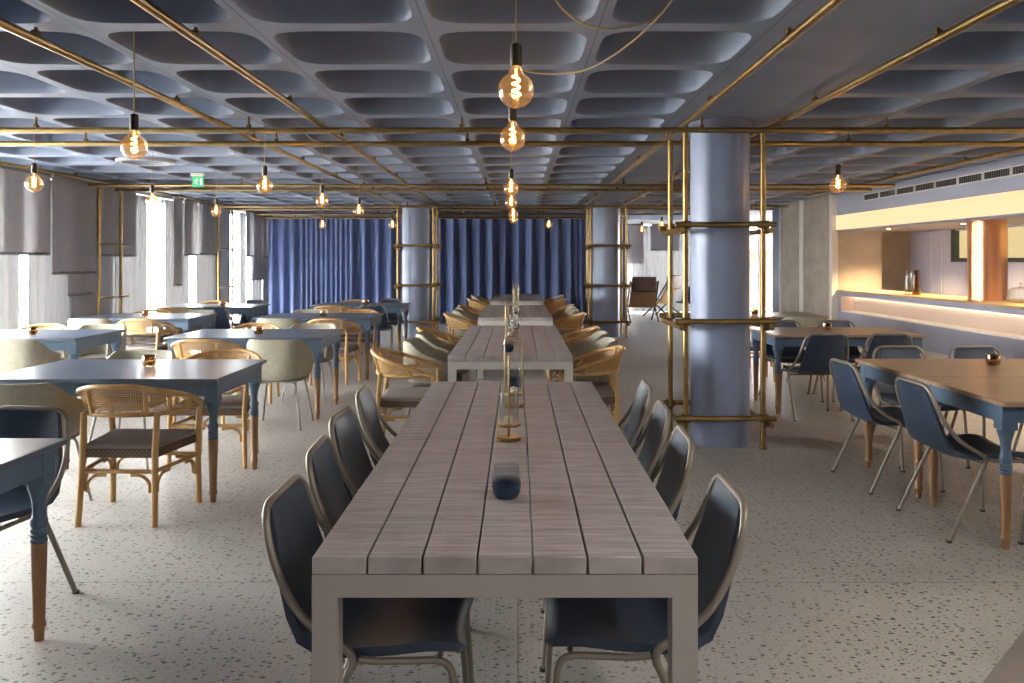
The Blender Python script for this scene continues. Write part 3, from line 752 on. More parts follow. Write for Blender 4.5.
# ------------------------------------------------------------------ furniture: plank tables
def plank_table(label, fm='steel'):
    t = thing('plank_table', label, 'table', group='long plank tables'); W, L = 0.455, 1.36
    bm = new(); bw = 0.91 / 7
    for k in range(7):
        x0 = -W + k * bw + (0.0025 if k else 0.0); x1 = -W + (k + 1) * bw - (0.0025 if k < 6 else 0)
        box(bm, (x0, -L, 0.708), (x1, L, 0.75), 0.0025)
    obj('tabletop', bm, 'plank', t)
    bm = new()
    for s in (-1, 1):
        box(bm, (-W, min(s * L, s * (L - 0.06)), 0.654), (W, max(s * L, s * (L - 0.06)), 0.7075))
        box(bm, (min(s * W, s * (W - 0.06)), -L + 0.06, 0.654), (max(s * W, s * (W - 0.06)), L - 0.06, 0.7075))
    box(bm, (-W + 0.06, -0.03, 0.664), (W - 0.06, 0.03, 0.7075))
    obj('frame', bm, fm, t)
    for sx in (-1, 1):
        for sy in (-1, 1):
            bm = new(); x, y = sx * (W - 0.03), sy * (L - 0.03)
            box(bm, (x - 0.03, y - 0.03, 0), (x + 0.03, y + 0.03, 0.654)); obj('leg', bm, fm, t)
    return t
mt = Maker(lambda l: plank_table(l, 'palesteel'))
TY = [1.886 + 1.36 + 3.93 * k for k in range(4)]
TX = [-0.031, -0.055, -0.03, -0.02]
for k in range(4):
    (mt if k else Maker(plank_table))((TX[k], TY[k], 0), 0, ['grey plank table on taupe steel frame, first in the central line from the camera', 'grey plank table on paler-toned steel frame, second in the central line', 'grey plank table, third in the central line', 'grey plank table, last in the central line before the navy curtain'][k])

# ------------------------------------------------------------------ black leather tube chair (faces +Y)
def leather_chair(label):
    t = thing('tube_chair', label, 'chair')
    tr = 0.011
    top, mid = Vector((0.178, -0.275, 0.788)), Vector((0.252, -0.008, 0.430))
    foot = Vector((0.262, -0.215, 0.0))
    mx = lambda v: Vector((-v.x, v.y, v.z))
    low = mid.lerp(foot, 0.16)
    w1 = Vector((0.212, -0.235, 0.645))
    w2 = Vector((0.238, -0.155, 0.515))
    path = fillet([low, mid, w2, w1, top, mx(top), mx(w1), mx(w2), mx(mid), mx(low)], {1: 0.06, 2: 0.12, 3: 0.12, 4: 0.10, 5: 0.10, 6: 0.12, 7: 0.12, 8: 0.06}, 6)
    bm = new(); tube(bm, path, tr, 10); obj('back_frame', bm, 'tube', t)
    for s in (1, -1):
        f = Vector((foot.x * s, foot.y, foot.z)); a = Vector((low.x * s, low.y, low.z))
        bm = new(); tube(bm, [a, f], tr, 10); o = obj('leg', bm, 'tube', t)
        bm = new(); lathe(bm, [(0.014, 0), (0.014, 0.012)], (f.x, f.y, 0), 10); obj('glide', bm, 'black', o)
    for s in (1, -1):
        bm = new(); tube(bm, fillet([(s * 0.235, 0.262, 0), (s * 0.222, 0.235, 0.408), (s * 0.238, 0.04, 0.411)], 0.05, 6)[:7], tr * 0.92, 10); o = obj('leg', bm, 'tube', t)
        bm = new(); lathe(bm, [(0.014, 0), (0.014, 0.012)], (s * 0.235, 0.262, 0), 10); obj('glide', bm, 'black', o)
    bm = new()
    for s in (1, -1):
        p = fillet([(s * 0.235, 0.262, 0), (s * 0.222, 0.235, 0.408), (s * 0.238, 0.04, 0.411)], 0.05, 6)[6:]
        tube(bm, list(p) + [(s * 0.250, -0.004, 0.422)], tr * 0.92, 8)
    tube(bm, [(-0.222, 0.2, 0.4), (0.222, 0.2, 0.4)], 0.008, 8); tube(bm, [(-0.238, -0.02, 0.392), (0.238, -0.02, 0.392)], 0.008, 8)
    obj('seat_frame', bm, 'tube', t)
    # leather sling
    prof = [(-0.283, 0.779, 0.138), (-0.281, 0.770, 0.142), (-0.277, 0.752, 0.146), (-0.258, 0.69, 0.164), (-0.230, 0.59, 0.187), (-0.204, 0.505, 0.203), (-0.174, 0.448, 0.213), (-0.12, 0.421, 0.222), (-0.03, 0.415, 0.226), (0.08, 0.423, 0.226), (0.17, 0.432, 0.223), (0.215, 0.428, 0.214), (0.242, 0.418, 0.195), (0.254, 0.402, 0.165)]
    def rows(pr, crown):
        out = []
        for i, (y, z, w) in enumerate(pr):
            a = pr[max(0, i - 1)]; b = pr[min(len(pr) - 1, i + 1)]
            tn = Vector((0, b[0] - a[0], b[1] - a[1])).normalized(); nn = Vector((0, -tn.z, tn.y)) * -1
            nn = Vector((0, tn.z * -1, tn.y)); 
            if nn.z < 0 and abs(tn.y) > 0.7: nn = -nn
            r = []
            for k in range(11):
                u = -1 + 2 * k / 10
                sag = 0.016 * (abs(u) ** 2.2 - 0.35)
                wv = w * u
                r.append((Vector((wv, y, z)) + Vector((0, -tn.z, tn.y)) * (sag * crown), (Vector((0, -tn.z, tn.y)) + Vector((-u * 0.25, 0, 0))).normalized()))
            out.append(r)
        return out
    R = rows(prof, 1.0)
    bm = new(); sheet(bm, R[:7], 0.02); obj('backrest', bm, 'leather', t, 60)
    bm = new(); sheet(bm, R[6:], 0.024); obj('seat', bm, 'leather', t, 60)
    return t

# ------------------------------------------------------------------ rattan armchair (faces +Y)
def rattan_chair(label):
    t = thing('rattan_armchair', label, 'chair')
    def plan(u, hw, yb, yf):   # u -1..1 round the horseshoe
        a = u * PI / 2 * 1.0
        s = abs(u)
        if s < 0.62:
            k = s / 0.62; ang = k * PI / 2
            return Vector((math.copysign(hw * math.sin(ang) ** 0.9, u) if s > 0 else 0.0, yb + (0.26) * (1 - math.cos(ang)) ** 1.0, 0))
        k = (s - 0.62) / 0.38
        return Vector((math.copysign(hw - 0.018 * k * k, u), yb + 0.26 + (yf - yb - 0.26) * k, 0))
    N = 48
    def zup(s): return 0.765 - 0.166 * (max(0, (s - 0.12)) / 0.88) ** 1.15
    def zlo(s): return 0.608 - 0.018 * s
    U = [-1 + 2 * k / N for k in range(N + 1)]
    up = [plan(u, 0.295, -0.275, 0.215) + Vector((0, 0, zup(abs(u)))) for u in U]
    lo = [plan(u, 0.275, -0.235, 0.225) + Vector((0, 0, zlo(abs(u)))) for u in U]
    bm = new(); tube(bm, up, 0.0155, 10); obj('arm_rail', bm, 'rattan', t)
    bm = new(); tube(bm, lo, 0.013, 10); obj('lower_rail', bm, 'rattan', t)
    # cane panel
    bm = new(); uvl = bm.loops.layers.uv.new('UVMap'); idx = [i for i, u in enumerate(U) if abs(u) <= 0.71]
    va = [bm.verts.new(up[i]) for i in idx]; vb = [bm.verts.new(lo[i]) for i in idx]; d = 0; ds = [0]
    for a, b in zip(idx, idx[1:]): d += (up[b] - up[a]).length; ds.append(d)
    for k in range(len(idx) - 1):
        f = bm.faces.new((va[k], va[k + 1], vb[k + 1], vb[k]))
        for l, (uu, vv) in zip(f.loops, ((ds[k], 0.15), (ds[k + 1], 0.15), (ds[k + 1], 0), (ds[k], 0))):
            l[uvl].uv = (uu / 0.0125, vv / 0.0125)
    obj('cane_panel', bm, 'cane', t)
    for u in (-0.68, -0.2, 0.2, 0.68):
        i = min(range(N + 1), key=lambda k: abs(U[k] - u)); bm = new()
        tube(bm, [lo[i], up[i]], 0.0135, 8); obj('back_post', bm, 'rattan', t)
    # legs
    for s in (-1, 1):
        bm = new(); tube(bm, [(s * 0.212, -0.232, 0), (s * 0.2, -0.205, 0.4), (s * 0.205, -0.19, 0.615)], [0.0165, 0.0185, 0.0165], 10); obj('leg', bm, 'rattan', t)
        bm = new(); tube(bm, [(s * 0.262, 0.215, 0), (s * 0.256, 0.205, 0.4), (s * 0.272, 0.205, 0.6)], [0.0165, 0.0185, 0.0165], 10); obj('leg', bm, 'rattan', t)
    # seat
    bm = new()
    def trap(i, z): return [Vector((-0.205 + i, -0.205 + i, z)), Vector((0.205 - i, -0.205 + i, z)), Vector((0.258 - i, 0.215 - i, z)), Vector((-0.258 + i, 0.215 - i, z))]
    vs = loft(bm, [trap(0, 0.368), trap(0, 0.41), trap(0.004, 0.414)], True); bm.faces.new(vs[0][::-1]); bm.faces.new(vs[-1]); obj('seat_band', bm, 'braid', t)
    bm = new(); vs = loft(bm, [trap(0.008, 0.4145), trap(0.004, 0.425), trap(0.012, 0.440), trap(0.05, 0.449)], True); bm.faces.new(vs[-1]); bm.faces.new(vs[0][::-1]); obj('seat', bm, 'pad', t, 60)
    c = [Vector((-0.2, -0.21, 0.295)), Vector((0.2, -0.21, 0.295)), Vector((0.257, 0.205, 0.295)), Vector((-0.257, 0.205, 0.295))]
    for a, b in zip(c, c[1:] + c[:1]):
        bm = new(); tube(bm, [a, b], 0.0125, 8); o = obj('stretcher', bm, 'rattan', t)
        d = (b - a).normalized()
        for p, q in ((a, d), (b, -d)):
            bm = new(); tube(bm, catmull([p + Vector((0, 0, -0.115)) + q * 0.026, p + Vector((0, 0, -0.06)) + q * 0.032, p + Vector((0, 0, -0.025)) + q * 0.07, p + Vector((0, 0, -0.02)) + q * 0.13], 5), 0.0095, 8); obj('brace', bm, 'rattan', o)
    return t

# ------------------------------------------------------------------ greige tub chair (faces +Y)
def tub_chair(label):
    t = thing('tub_chair', label, 'chair')
    N = 44; A = [math.radians(-128 + 256 * k / N) for k in range(N + 1)]
    def ring(sc, zf, ins):
        r = []
        for a in A:
            s, c = math.sin(a), math.cos(a); e = 2 / 2.8
            x = (0.275 * sc - ins) * math.copysign(abs(s) ** e, s); y = -(0.265 * sc - ins) * math.copysign(abs(c) ** e, c)
            r.append(Vector((x, y, zf(abs(a)))))
        return r
    def ztop(a):
        k = min(1, max(0, (a - 0.75) / 1.2)); k = k * k * (3 - 2 * k); return 0.775 - 0.155 * k
    bm = new()
    rows = [ring(0.66, lambda a: 0.405, 0), ring(0.80, lambda a: 0.425, 0), ring(0.92, lambda a: 0.47, 0), ring(0.98, lambda a: 0.56, 0), ring(1.0, lambda a: ztop(a) - 0.02, 0), ring(0.99, lambda a: ztop(a), 0.006), ring(0.99, lambda a: ztop(a), 0.022), ring(0.98, lambda a: ztop(a) - 0.02, 0.032), ring(0.92, lambda a: 0.48, 0.034), ring(0.86, lambda a: 0.44, 0.036)]
    vs = loft(bm, rows)
    for k in (0, N):
        bm.faces.new([r[k] for r in vs])
    bm.faces.new(vs[0]); obj('shell', bm, 'shell', t, 50)
    bm = new(); P = []
    for i, (z, ins) in enumerate(((0.408, 0.03), (0.42, 0.012), (0.455, 0.006), (0.468, 0.02), (0.472, 0.06))):
        r = []
        for k in range(40):
            a = 2 * PI * k / 40; s, c = math.sin(a), math.cos(a); e = 2 / 3.2
            r.append(Vector(((0.238 - ins) * math.copysign(abs(s) ** e, s), 0.005 - (0.228 - ins) * math.copysign(abs(c) ** e, c), z)))
        P.append(r)
    vs = loft(bm, P, True); bm.faces.new(vs[-1]); bm.faces.new(vs[0][::-1]); obj('seat', bm, 'shellpad', t, 60)
    for sx in (-1, 1):
        for sy in (-1, 1):
            bm = new(); tube(bm, fillet([(sx * 0.05, sy * 0.12, 0.4), (sx * 0.165, sy * 0.16, 0.398), (sx * 0.225, sy * 0.225, 0)], 0.04, 6), 0.0085, 8); obj('leg', bm, 'wire', t)
    return t
ML, MR, MT = Maker(leather_chair), Maker(rattan_chair), Maker(tub_chair)
KIND = {'L': (ML, 'leather tube chair'), 'R': (MR, 'rattan cane armchair'), 'T': (MT, 'greige tub chair')}
def jit(): return random.uniform(-0.05, 0.05)

# chairs along the plank tables: W = window side (faces +X), B = bar side (faces -X)
rowname = ['first', 'second', 'third', 'last']
plan = {0: {'W': [('L', 2.31, -.405), ('L', 2.88, -.445), ('L', 3.44, -.49), ('L', 4.08, -.52)], 'B': [('L', 2.33, .345), ('L', 3.05, .36), ('L', 3.63, .385), ('L', 4.26, .41)]},
        1: {'W': [('R', 6.1, -.83), ('T', 6.78, -.70), ('T', 7.42, -.68), ('R', 8.1, -.74)], 'B': [('R', 6.235, .545), ('T', 6.82, .58), ('T', 7.45, .58), ('R', 8.1, .54)]},
        2: {'W': [('R', 10.2, -.66), ('T', 10.85, -.62), ('T', 11.45, -.62), ('R', 12.1, -.62)], 'B': [('R', 10.2, .58), ('T', 10.85, .57), ('T', 11.45, .57), ('R', 12.1, .56)]},
        3: {'W': [('R', 14.15, -.62), ('T', 14.8, -.58), ('R', 15.45, -.63)], 'B': [('R', 14.15, .58), ('T', 14.8, .55), ('R', 15.45, .6)]}}
for k, sides in plan.items():
    for sd, lst in sides.items():
        for i, (kd, y, x) in enumerate(lst):
            mk, d = KIND[kd]
            mk((x, y, 0), (-PI / 2 if sd == 'W' else PI / 2) + jit(), '%s, %s along the %s side of the %s plank table' % (d, ordn[i], 'window' if sd == 'W' else 'bar', rowname[k]), 'chairs along the plank tables')

# ------------------------------------------------------------------ turned-leg tables
def turned_table(label, topm):
    t = thing('turned_leg_table', label, 'table'); W, D = 0.71, 0.465
    bm = new(); box(bm, (-W, -D, 0.726), (W, D, 0.75), 0.003); obj('tabletop', bm, topm, t)
    bm = new(); i, j, a = 0.055, 0.022, 0.638
    box(bm, (-W + j + 0.04, -D + i, a), (W - j - 0.04, -D + i + 0.024, 0.726)); box(bm, (-W + j + 0.04, D - i - 0.024, a), (W - j - 0.04, D - i, 0.726))
    box(bm, (-W + j, -D + i + 0.04, a), (-W + j + 0.024, D - i - 0.04, 0.726)); box(bm, (W - j - 0.024, -D + i + 0.04, a), (W - j, D - i - 0.04, 0.726))
    obj('apron', bm, 'blue', t)
    for sx in (-1, 1):
        for sy in (-1, 1):
            x, y = sx * (W - j - 0.036), sy * (D - i - 0.036)
            bm = new(); box(bm, (x - 0.04, y - 0.04, 0.60), (x + 0.04, y + 0.04, 0.7255), 0.003)
            lathe(bm, [(0.026, 0.372), (0.03, 0.376), (0.03, 0.388), (0.025, 0.392), (0.03, 0.398), (0.03, 0.406), (0.025, 0.41), (0.030, 0.416), (0.030, 0.424), (0.026, 0.43), (0.031, 0.445), (0.031, 0.462), (0.024, 0.475), (0.0235, 0.505), (0.026, 0.535), (0.033, 0.562), (0.04, 0.583), (0.042, 0.60)], (x, y, 0), 18)
            lg = obj('leg', bm, 'blue', t)
            bm = new(); lathe(bm, [(0.017, 0), (0.019, 0.045), (0.0255, 0.052), (0.0255, 0.062), (0.0215, 0.07), (0.023, 0.16), (0.0275, 0.33), (0.028, 0.372)], (x, y, 0), 18); o = obj('leg_tip', bm, 'oak', lg); o['label'] = 'brown bare wood lower leg'
    return t
MB = Maker(lambda l: turned_table(l, 'bluetop')); MW = Maker(lambda l: turned_table(l, 'reflectiontop'))
innerY = [2.68, 5.17, 7.66, 10.08, 12.68]
tabs = {}
for k, y in enumerate(innerY):
    tabs['I%d' % k] = MB((-2.48, y, 0), 0, 'blue turned-leg table, %s from the camera in the row beside the plank tables' % ordn[k], 'blue turned-leg tables')
winY = [7.6, 10.05, 12.3]
for k, y in enumerate(winY):
    MB((-4.66, y, 0), 0, 'blue turned-leg table, %s from the camera in the row along the windows' % ordn[k], 'blue turned-leg tables')
barT = [(3.10, 4.365, 'blue table, warm reflection painted on top, front one of the joined pair by the bar'), (3.10, 5.24, 'blue table, warm reflection painted on top, rear one of the joined pair by the bar'), (3.105, 7.9, 'blue table with warm reflection painted on top, beside the big column'), (3.13, 10.3, 'blue table with warm reflection painted on top, last before the concrete wall')]
for i, (x, y, lab) in enumerate(barT):
    o = MW((x, y, 0), 0, lab, 'brown-topped tables by the bar')
    if i < 2: o.scale = (1, 0.935, 1)
# chairs at them: (table name, x offset, side, kind)
def seat(kind, x, y, side, lab, rz=None, off=0):
    mk, d = KIND[kind]
    tx = min((-2.48, -4.66, 3.13), key=lambda v: abs(v - x))
    if y > 4 and rz is None: x = tx + max(-0.325, min(0.325, x - tx))
    if y > 6.5: y += (-0.055 if side == 'C' else 0.055)
    mk((x, y, 0), (0 if side == 'C' else PI) + (0.6 * jit() if rz is None else rz), '%s %s' % (d, lab), 'chairs at the turned-leg tables')
def around(tx, ty, nm, camera, far, ends, yc=-0.50, yf=0.52):
    for dx, kd, en in zip((-0.31, 0.31), camera, ends):
        if kd: seat(kd, tx + dx, ty + yc, 'C', 'on the camera side of %s, %s end' % (nm, en))
    for dx, kd, en in zip((-0.31, 0.31), far, ends):
        if kd: seat(kd, tx + dx, ty + yf, 'F', 'on the curtain side of %s, %s end' % (nm, en))
E1 = ('window', 'aisle')
seat('L', -2.21, 3.30, 'F', 'on the curtain side of first inner blue table, aisle end', -0.12)
seat('R', -2.176, 4.58, 'C', 'on the camera side of second inner blue table, aisle end', -0.03)
seat('T', -2.80, 4.60, 'C', 'on the camera side of second inner blue table, window end')
seat('R', -2.17, 5.78, 'F', 'on the curtain side of second inner blue table, aisle end')
seat('T', -2.78, 5.76, 'F', 'on the curtain side of second inner blue table, window end')
seat('R', -2.72, 7.10, 'C', 'on the camera side of third inner blue table, window end')
seat('T', -2.075, 7.065, 'C', 'on the camera side of third inner blue table, aisle end', 0.02)
seat('R', -2.76, 8.22, 'F', 'on the curtain side of third inner blue table, window end')
seat('T', -2.1, 8.22, 'F', 'on the curtain side of third inner blue table, aisle end')
seat('T', -2.8, 9.54, 'C', 'on the camera side of fourth inner blue table, window end')
seat('R', -2.18, 9.51, 'C', 'on the camera side of fourth inner blue table, aisle end')
seat('T', -2.8, 10.66, 'F', 'on the curtain side of fourth inner blue table, window end')
seat('R', -2.15, 10.68, 'F', 'on the curtain side of fourth inner blue table, aisle end')
seat('R', -2.78, 12.15, 'C', 'on the camera side of fifth inner blue table, window end')
seat('L', -2.04, 12.1, 'C', 'on the camera side of fifth inner blue table, aisle end')
seat('R', -2.78, 13.26, 'F', 'on the curtain side of fifth inner blue table, window end')
seat('L', -2.0, 13.25, 'F', 'on the curtain side of fifth inner blue table, aisle end')
seat('T', -4.2, 7.05, 'C', 'on the camera side of first window-row blue table')
seat('R', -4.95, 8.13, 'F', 'on the curtain side of first window-row blue table, window end')
seat('T', -4.3, 8.14, 'F', 'on the curtain side of first window-row blue table, aisle end')
seat('T', -4.98, 9.5, 'C', 'on the camera side of second window-row blue table, window end')
seat('R', -4.365, 9.47, 'C', 'on the camera side of second window-row blue table, aisle end')
seat('R', -4.95, 10.6, 'F', 'on the curtain side of second window-row blue table, window end')
seat('T', -4.3, 10.6, 'F', 'on the curtain side of second window-row blue table, aisle end')
seat('R', -4.95, 11.75, 'C', 'on the camera side of last window-row blue table, window end')
seat('L', -4.25, 11.72, 'C', 'on the camera side of last window-row blue table, aisle end')
seat('R', -4.95, 12.85, 'F', 'on the curtain side of last window-row blue table, window end')
seat('L', -4.2, 12.9, 'F', 'on the curtain side of last window-row blue table, aisle end')
# bar row
def seatx(x, y, rz, lab): ML((x, y, 0), rz, 'leather tube chair ' + lab, 'chairs at the bar-side tables')
seatx(2.42, 4.37, -PI / 2 + 0.02, 'on the aisle side of the joined pair, nearer the camera')
seatx(2.38, 5.22, -PI / 2 + 0.05, 'on the aisle side of the joined pair, nearer the big column')
seatx(2.80, 3.82, 0.0, 'tucked under the camera end of the joined pair')
seatx(2.90, 5.83, PI, 'at the rear end of joined pair, nearer the big column')
seatx(3.48, 5.83, PI, 'at the rear end of joined pair, nearer the bar')
seatx(2.75, 7.42, 0.03, 'on the camera side of the table beside the big column, aisle end')
seatx(3.33, 7.42, -0.02, 'on the camera side of the table beside big column, bar end')
seatx(2.87, 8.42, PI, 'on the far side of the table beside the big column, aisle end')
seatx(3.46, 8.44, PI, 'on the far side of the table beside the big column, bar end')
seat('R', 2.83, 9.77, 'C', 'on the camera side of the last bar-side table, aisle end')
seat('T', 3.43, 9.8, 'C', 'on the camera side of the last bar-side table, bar end')
seat('R', 2.84, 10.87, 'F', 'on the far side of the last bar-side table, aisle end')

# ------------------------------------------------------------------ table top things
def tumbler(label):
    bm = new()
    prof = [(0.02, 0.0), (0.033, 0.002), (0.041, 0.016), (0.0435, 0.036), (0.040, 0.07), (0.0365, 0.094), (0.0345, 0.094), (0.038, 0.07), (0.0412, 0.036), (0.038, 0.018), (0.02, 0.008)]
    lathe(bm, prof, (0, 0, 0), 28)
    return tag(obj('glass_tumbler', bm, 'tumbler', None, 60), label, 'glass', 'smoky blue tumblers')
mg = Maker(tumbler)
for x, y, lab in ((-0.034, 2.36, 'smoky blue glass tumbler near the camera end of first plank table'), (-0.02, 4.4, 'smoky blue tumbler at the far end of first plank table'), (-0.075, 6.1, 'smoky blue tumbler at the camera end of second plank table'), (-0.03, 8.1, 'smoky blue tumbler toward the far end of second plank table'), (-0.03, 10.0, 'smoky blue tumbler on the third plank table')):
    mg((x, y, 0.7505), 0, lab)
def votive(label):
    t = thing('votive_holder', label, 'candle holder')
    bm = new(); lathe(bm, [(0.02, 0), (0.036, 0.002), (0.044, 0.02), (0.045, 0.045), (0.040, 0.072), (0.037, 0.072), (0.042, 0.045), (0.041, 0.02), (0.02, 0.006)], (0, 0, 0), 22); obj('glass_bowl', bm, 'amberglass', t, 60)
    bm = new(); lathe(bm, [(0.022, 0.007), (0.022, 0.03)], (0, 0, 0), 14); lathe(bm, [(0.0015, 0.03), (0.0015, 0.038)], (0, 0, 0), 6); obj('candle', bm, 'cream', t)
    bm = new(); lathe(bm, [(0.0405, 0.068), (0.0425, 0.068), (0.0425, 0.074), (0.0405, 0.074)], (0, 0, 0), 22, False, False); obj('brass_rim', bm, 'brass', t)
    return t
mv2 = Maker(votive)
for x, y, lab in ((-2.43, 5.27, 'on the second inner blue table'), (-2.45, 7.55, 'on the third inner blue table'), (-2.43, 9.98, 'on the fourth inner blue table'), (-2.4, 12.6, 'on the fifth inner blue table'),
                  (-4.55, 7.5, 'on the first window-row blue table'), (-4.62, 9.92, 'on the second window-row blue table'), (-4.5, 12.2, 'on the last window-row blue table'), (3.16, 5.32, 'on the joined table pair by the bar'), (3.09, 8.0, 'on the bar-row table beside the big column'), (3.05, 10.3, 'on the last bar-row table before the concrete wall')):
    mv2((x, y, 0.7505), 0, 'small round amber glass candle holder ' + lab, 'amber candle holders')
def lantern(label):
    t = thing('brass_lantern', label, 'lantern')
    bm = new(); lathe(bm, [(0.046, 0), (0.047, 0.003), (0.047, 0.012), (0.045, 0.014)], (0, 0, 0), 28); obj('base', bm, 'brass', t)
    bm = new(); tube(bm, [(0, 0, 0.014), (0, 0, 0.055)], 0.006, 10); obj('stem', bm, 'brass', t)
    bm = new(); lathe(bm, [(0.044, 0.055), (0.046, 0.057), (0.046, 0.064), (0.044, 0.066)], (0, 0, 0), 28); obj('tray', bm, 'brass', t)
    bm = new(); lathe(bm, [(0.038, 0.066), (0.0385, 0.185), (0.0365, 0.185), (0.036, 0.067)], (0, 0, 0), 28, False, False); obj('glass_chimney', bm, 'clearglass', t)
    bm = new(); lathe(bm, [(0.017, 0.066), (0.017, 0.09), (0.015, 0.092)], (0, 0, 0), 14); lathe(bm, [(0.0015, 0.092), (0.0015, 0.1)], (0, 0, 0), 6); obj('candle', bm, 'cream', t)
    bm = new(); p = [Vector((0.043, 0, 0.06)), Vector((0.043, 0, 0.29))] + [Vector((0.043 * math.cos(a), 0, 0.29 + 0.043 * math.sin(a))) for a in [PI * k / 12 for k in range(1, 12)]] + [Vector((-0.043, 0, 0.29)), Vector((-0.043, 0, 0.06))]
    tube(bm, p, 0.0032, 8); obj('handle', bm, 'brass', t)
    return t
ml = Maker(lantern)
for x, y, r, lab in ((-0.036, 3.11, PI / 2 + 0.03, 'brass lantern on first plank table, nearer the camera, handle edge-on'), (-0.02, 3.82, 0.1, 'brass lantern toward the far end of first plank table, arched handle face-on'),
                     (-0.07, 6.75, 0.6, 'brass lantern on the second plank table, nearer the camera'), (-0.05, 7.6, 0.2, 'brass lantern on the second plank table, further back'), (-0.03, 10.7, 0.5, 'brass lantern on third plank table, nearer the camera'), (-0.03, 11.7, 1.0, 'brass lantern on third plank table, further back'),
                     (-0.04, 13.95, 0.3, 'brass lantern on the last plank table, nearer the camera'), (-0.02, 15.0, 0.9, 'brass lantern on the last plank table, further back')):
    ml((x, y, 0.7505), r, lab, 'brass lanterns on the plank tables')
# bar things
def bottle(label, m='clearglass'):
    bm = new(); lathe(bm, [(0.05, 0), (0.056, 0.006), (0.056, 0.17), (0.05, 0.21), (0.046, 0.33), (0.05, 0.345), (0.047, 0.345), (0.043, 0.33), (0.052, 0.17), (0.05, 0.012)], (0, 0, 0), 24)
    return tag(obj('glass_carafe', bm, m, None, 60), label, 'carafe')
o = bottle('tall clear glass carafe on the bar counter before concrete wall'); o.location = (5.5, 11.25, 0.966)
o = bottle('amber-tinted tall carafe on the bar counter behind the clear one', 'amberglass'); o.location = (5.5, 11.05, 0.966)
def stack(label):
    t = thing('glass_dish', label, 'glassware')
    bm = new(); lathe(bm, [(0.05, 0), (0.13, 0.012), (0.15, 0.05), (0.147, 0.05), (0.126, 0.016), (0.05, 0.006)], (0, 0, 0), 28); obj('dish', bm, 'clearglass', t, 60)
    bm = new(); lathe(bm, [(0.135, 0.052), (0.125, 0.14), (0.08, 0.175), (0.012, 0.185), (0.012, 0.21), (0.02, 0.22), (0.008, 0.23)], (0, 0, 0), 28); obj('cover', bm, 'clearglass', t, 60); return t
o = stack('domed clear glass cake dish on the bar beside the copper column'); o.location = (5.62, 8.95, 0.966)

# lounge chairs at the far end
def lounge(label):
    t = thing('lounge_chair', label, 'lounge chair')
    a = Vector((0, 0.28, 0.33)); b = Vector((0, -0.28, 0.92))
    for s in (-1, 1):
        bm = new(); x = s * 0.33
        tube(bm, [(x, -0.36, 0), (x, 0.1, 0.36), (x, 0.4, 0.42)], 0.02, 8); tube(bm, [(x, 0.42, 0), (x, 0.1, 0.3), (x, -0.32, 0.96)], 0.02, 8); obj('side_frame', bm, 'black', t)
    bm = new(); sheet(bm, [[(Vector((u * 0.31, y, z)), Vector((0, -0.8, -0.6)).normalized()) for u in (-1, -.5, 0, .5, 1)] for y, z in ((0.02, 0.33), (-0.1, 0.5), (-0.22, 0.72), (-0.31, 0.93))], 0.025); obj('backrest', bm, 'weave', t)
    bm = new(); box(bm, (-0.31, 0.0, 0.33), (0.31, 0.55, 0.37), 0.01); obj('seat', bm, 'weave', t)
    bm = new(); box(bm, (-0.29, -0.36, 0.7), (0.29, -0.22, 1.06), 0.05, 3); obj('cushion', bm, 'brownhide', t, 60)
    return t
ml2 = Maker(lounge)
ml2((2.93, 18.95, 0), 0.05, 'brown woven lounge chair with hide cushion, back turned, beside far column', 'lounge chairs')
ml2((3.75, 20.6, 0), 0.9, 'woven lounge chair in front of the white sheer, half hidden', 'lounge chairs')
ML((4.15, 19.6, 0), 2.6, 'dark leather tube-framed chair standing alone in the lounge', 'chairs in the lounge')

# ------------------------------------------------------------------ light
def area(name, loc, rot, sx, sy, e, col):
    l = bpy.data.lights.new(name, 'AREA'); l.shape = 'RECTANGLE'; l.size = sx; l.size_y = sy; l.energy = e; l.color = col
    o = bpy.data.objects.new(name, l); C.objects.link(o); o.location = loc; o.rotation_euler = rot; return o
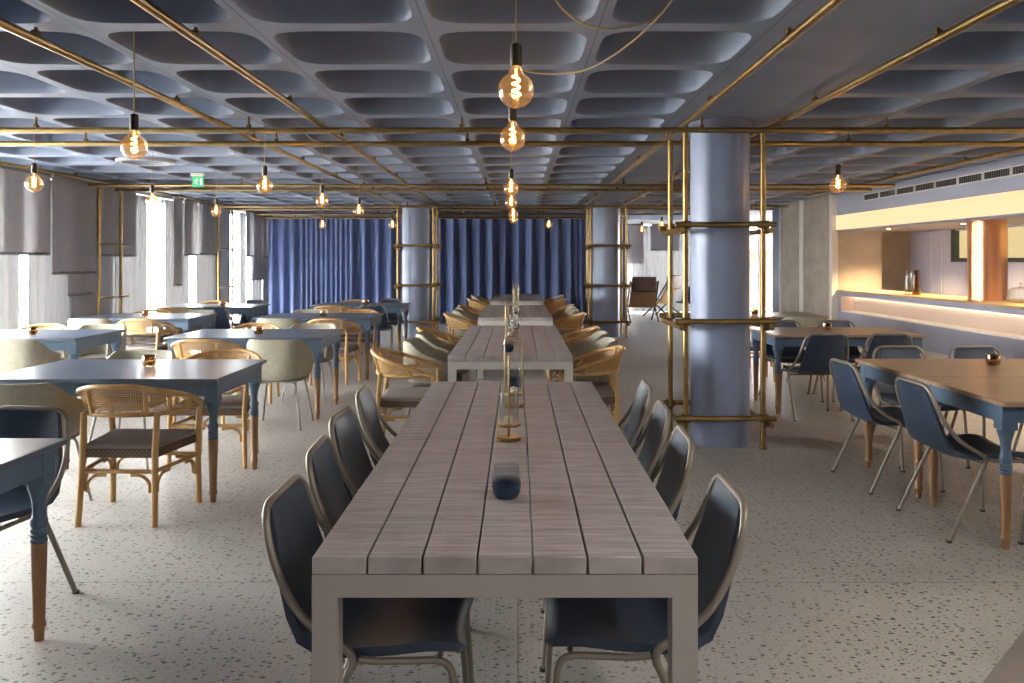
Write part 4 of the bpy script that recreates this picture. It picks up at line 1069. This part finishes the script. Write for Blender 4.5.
# recessed lamps in the bar ceiling
for k, (x, y, e) in enumerate(((5.72, 12.35, 20), (5.9, 10.6, 14), (5.9, 8.4, 14), (5.9, 6.2, 14))):
    bm = new(); lathe(bm, [(0.03, 1.924), (0.03, 1.93)], (x, y, 0), 20); o = obj('downlight', bm, emis('warm_lamp_%d' % k, (1, 0.72, 0.36), 6))
    tag(o, 'round warm downlight in the bar ceiling, %s from the concrete end' % ordn[k], 'light', 'bar downlights')
    l = bpy.data.lights.new('downlight_beam', 'SPOT'); l.energy = e * 16; l.color = (1, 0.70, 0.36); l.spot_size = math.radians(120); l.spot_blend = 0.7; l.shadow_soft_size = 0.06
    lo = bpy.data.objects.new('downlight_beam', l); C.objects.link(lo); lo.parent = o; lo.location = (x, y, 1.91)

for k, (x, y, e) in enumerate(((1.6, 1.3, 17), (1.6, -0.6, 18), (3.6, 1.6, 18), (3.6, -0.4, 14), (4.85, 3.2, 24), (4.85, 5.0, 28), (-0.85, -0.9, 15))):  # added fill lights out of view, brightening the foreground and the bar side
    area('added_fill_lamp', (x, y, CEIL - 0.012), (0, 0, 0), 0.22, 0.22, e, (1.0, 0.90, 0.78))
w = bpy.data.worlds.new('overcast_sky'); S.world = w; w.use_nodes = True
wn, wl = w.node_tree.nodes, w.node_tree.links
bg = wn['Background']
tc = wn.new('ShaderNodeTexCoord'); sx = wn.new('ShaderNodeSeparateXYZ'); wl.new(tc.outputs['Generated'], sx.inputs[0])
rp = ramp(wn, [(0.35, (0.8, 0.79, 0.77)), (0.55, (1.0, 0.975, 0.94)), (1.0, (0.9, 0.93, 0.97))])
wl.new(sx.outputs['Z'], rp.inputs['Fac']); wl.new(rp.outputs['Color'], bg.inputs['Color'])
mr = wn.new('ShaderNodeMapRange')
bg.inputs['Strength'].default_value = 38.0

# ------------------------------------------------------------------ render look
S.view_settings.view_transform = 'Standard'; S.view_settings.look = 'None'; S.view_settings.gamma = 1; S.view_settings.use_curve_mapping = False
S.view_settings.exposure = 0.62
cy = S.cycles
cy.max_bounces = 10; cy.diffuse_bounces = 6; cy.glossy_bounces = 4; cy.transparent_max_bounces = 24; cy.transmission_bounces = 6
cy.caustics_reflective = False; cy.caustics_refractive = False
cy.sample_clamp_indirect = 6.0
cy.use_denoising = True
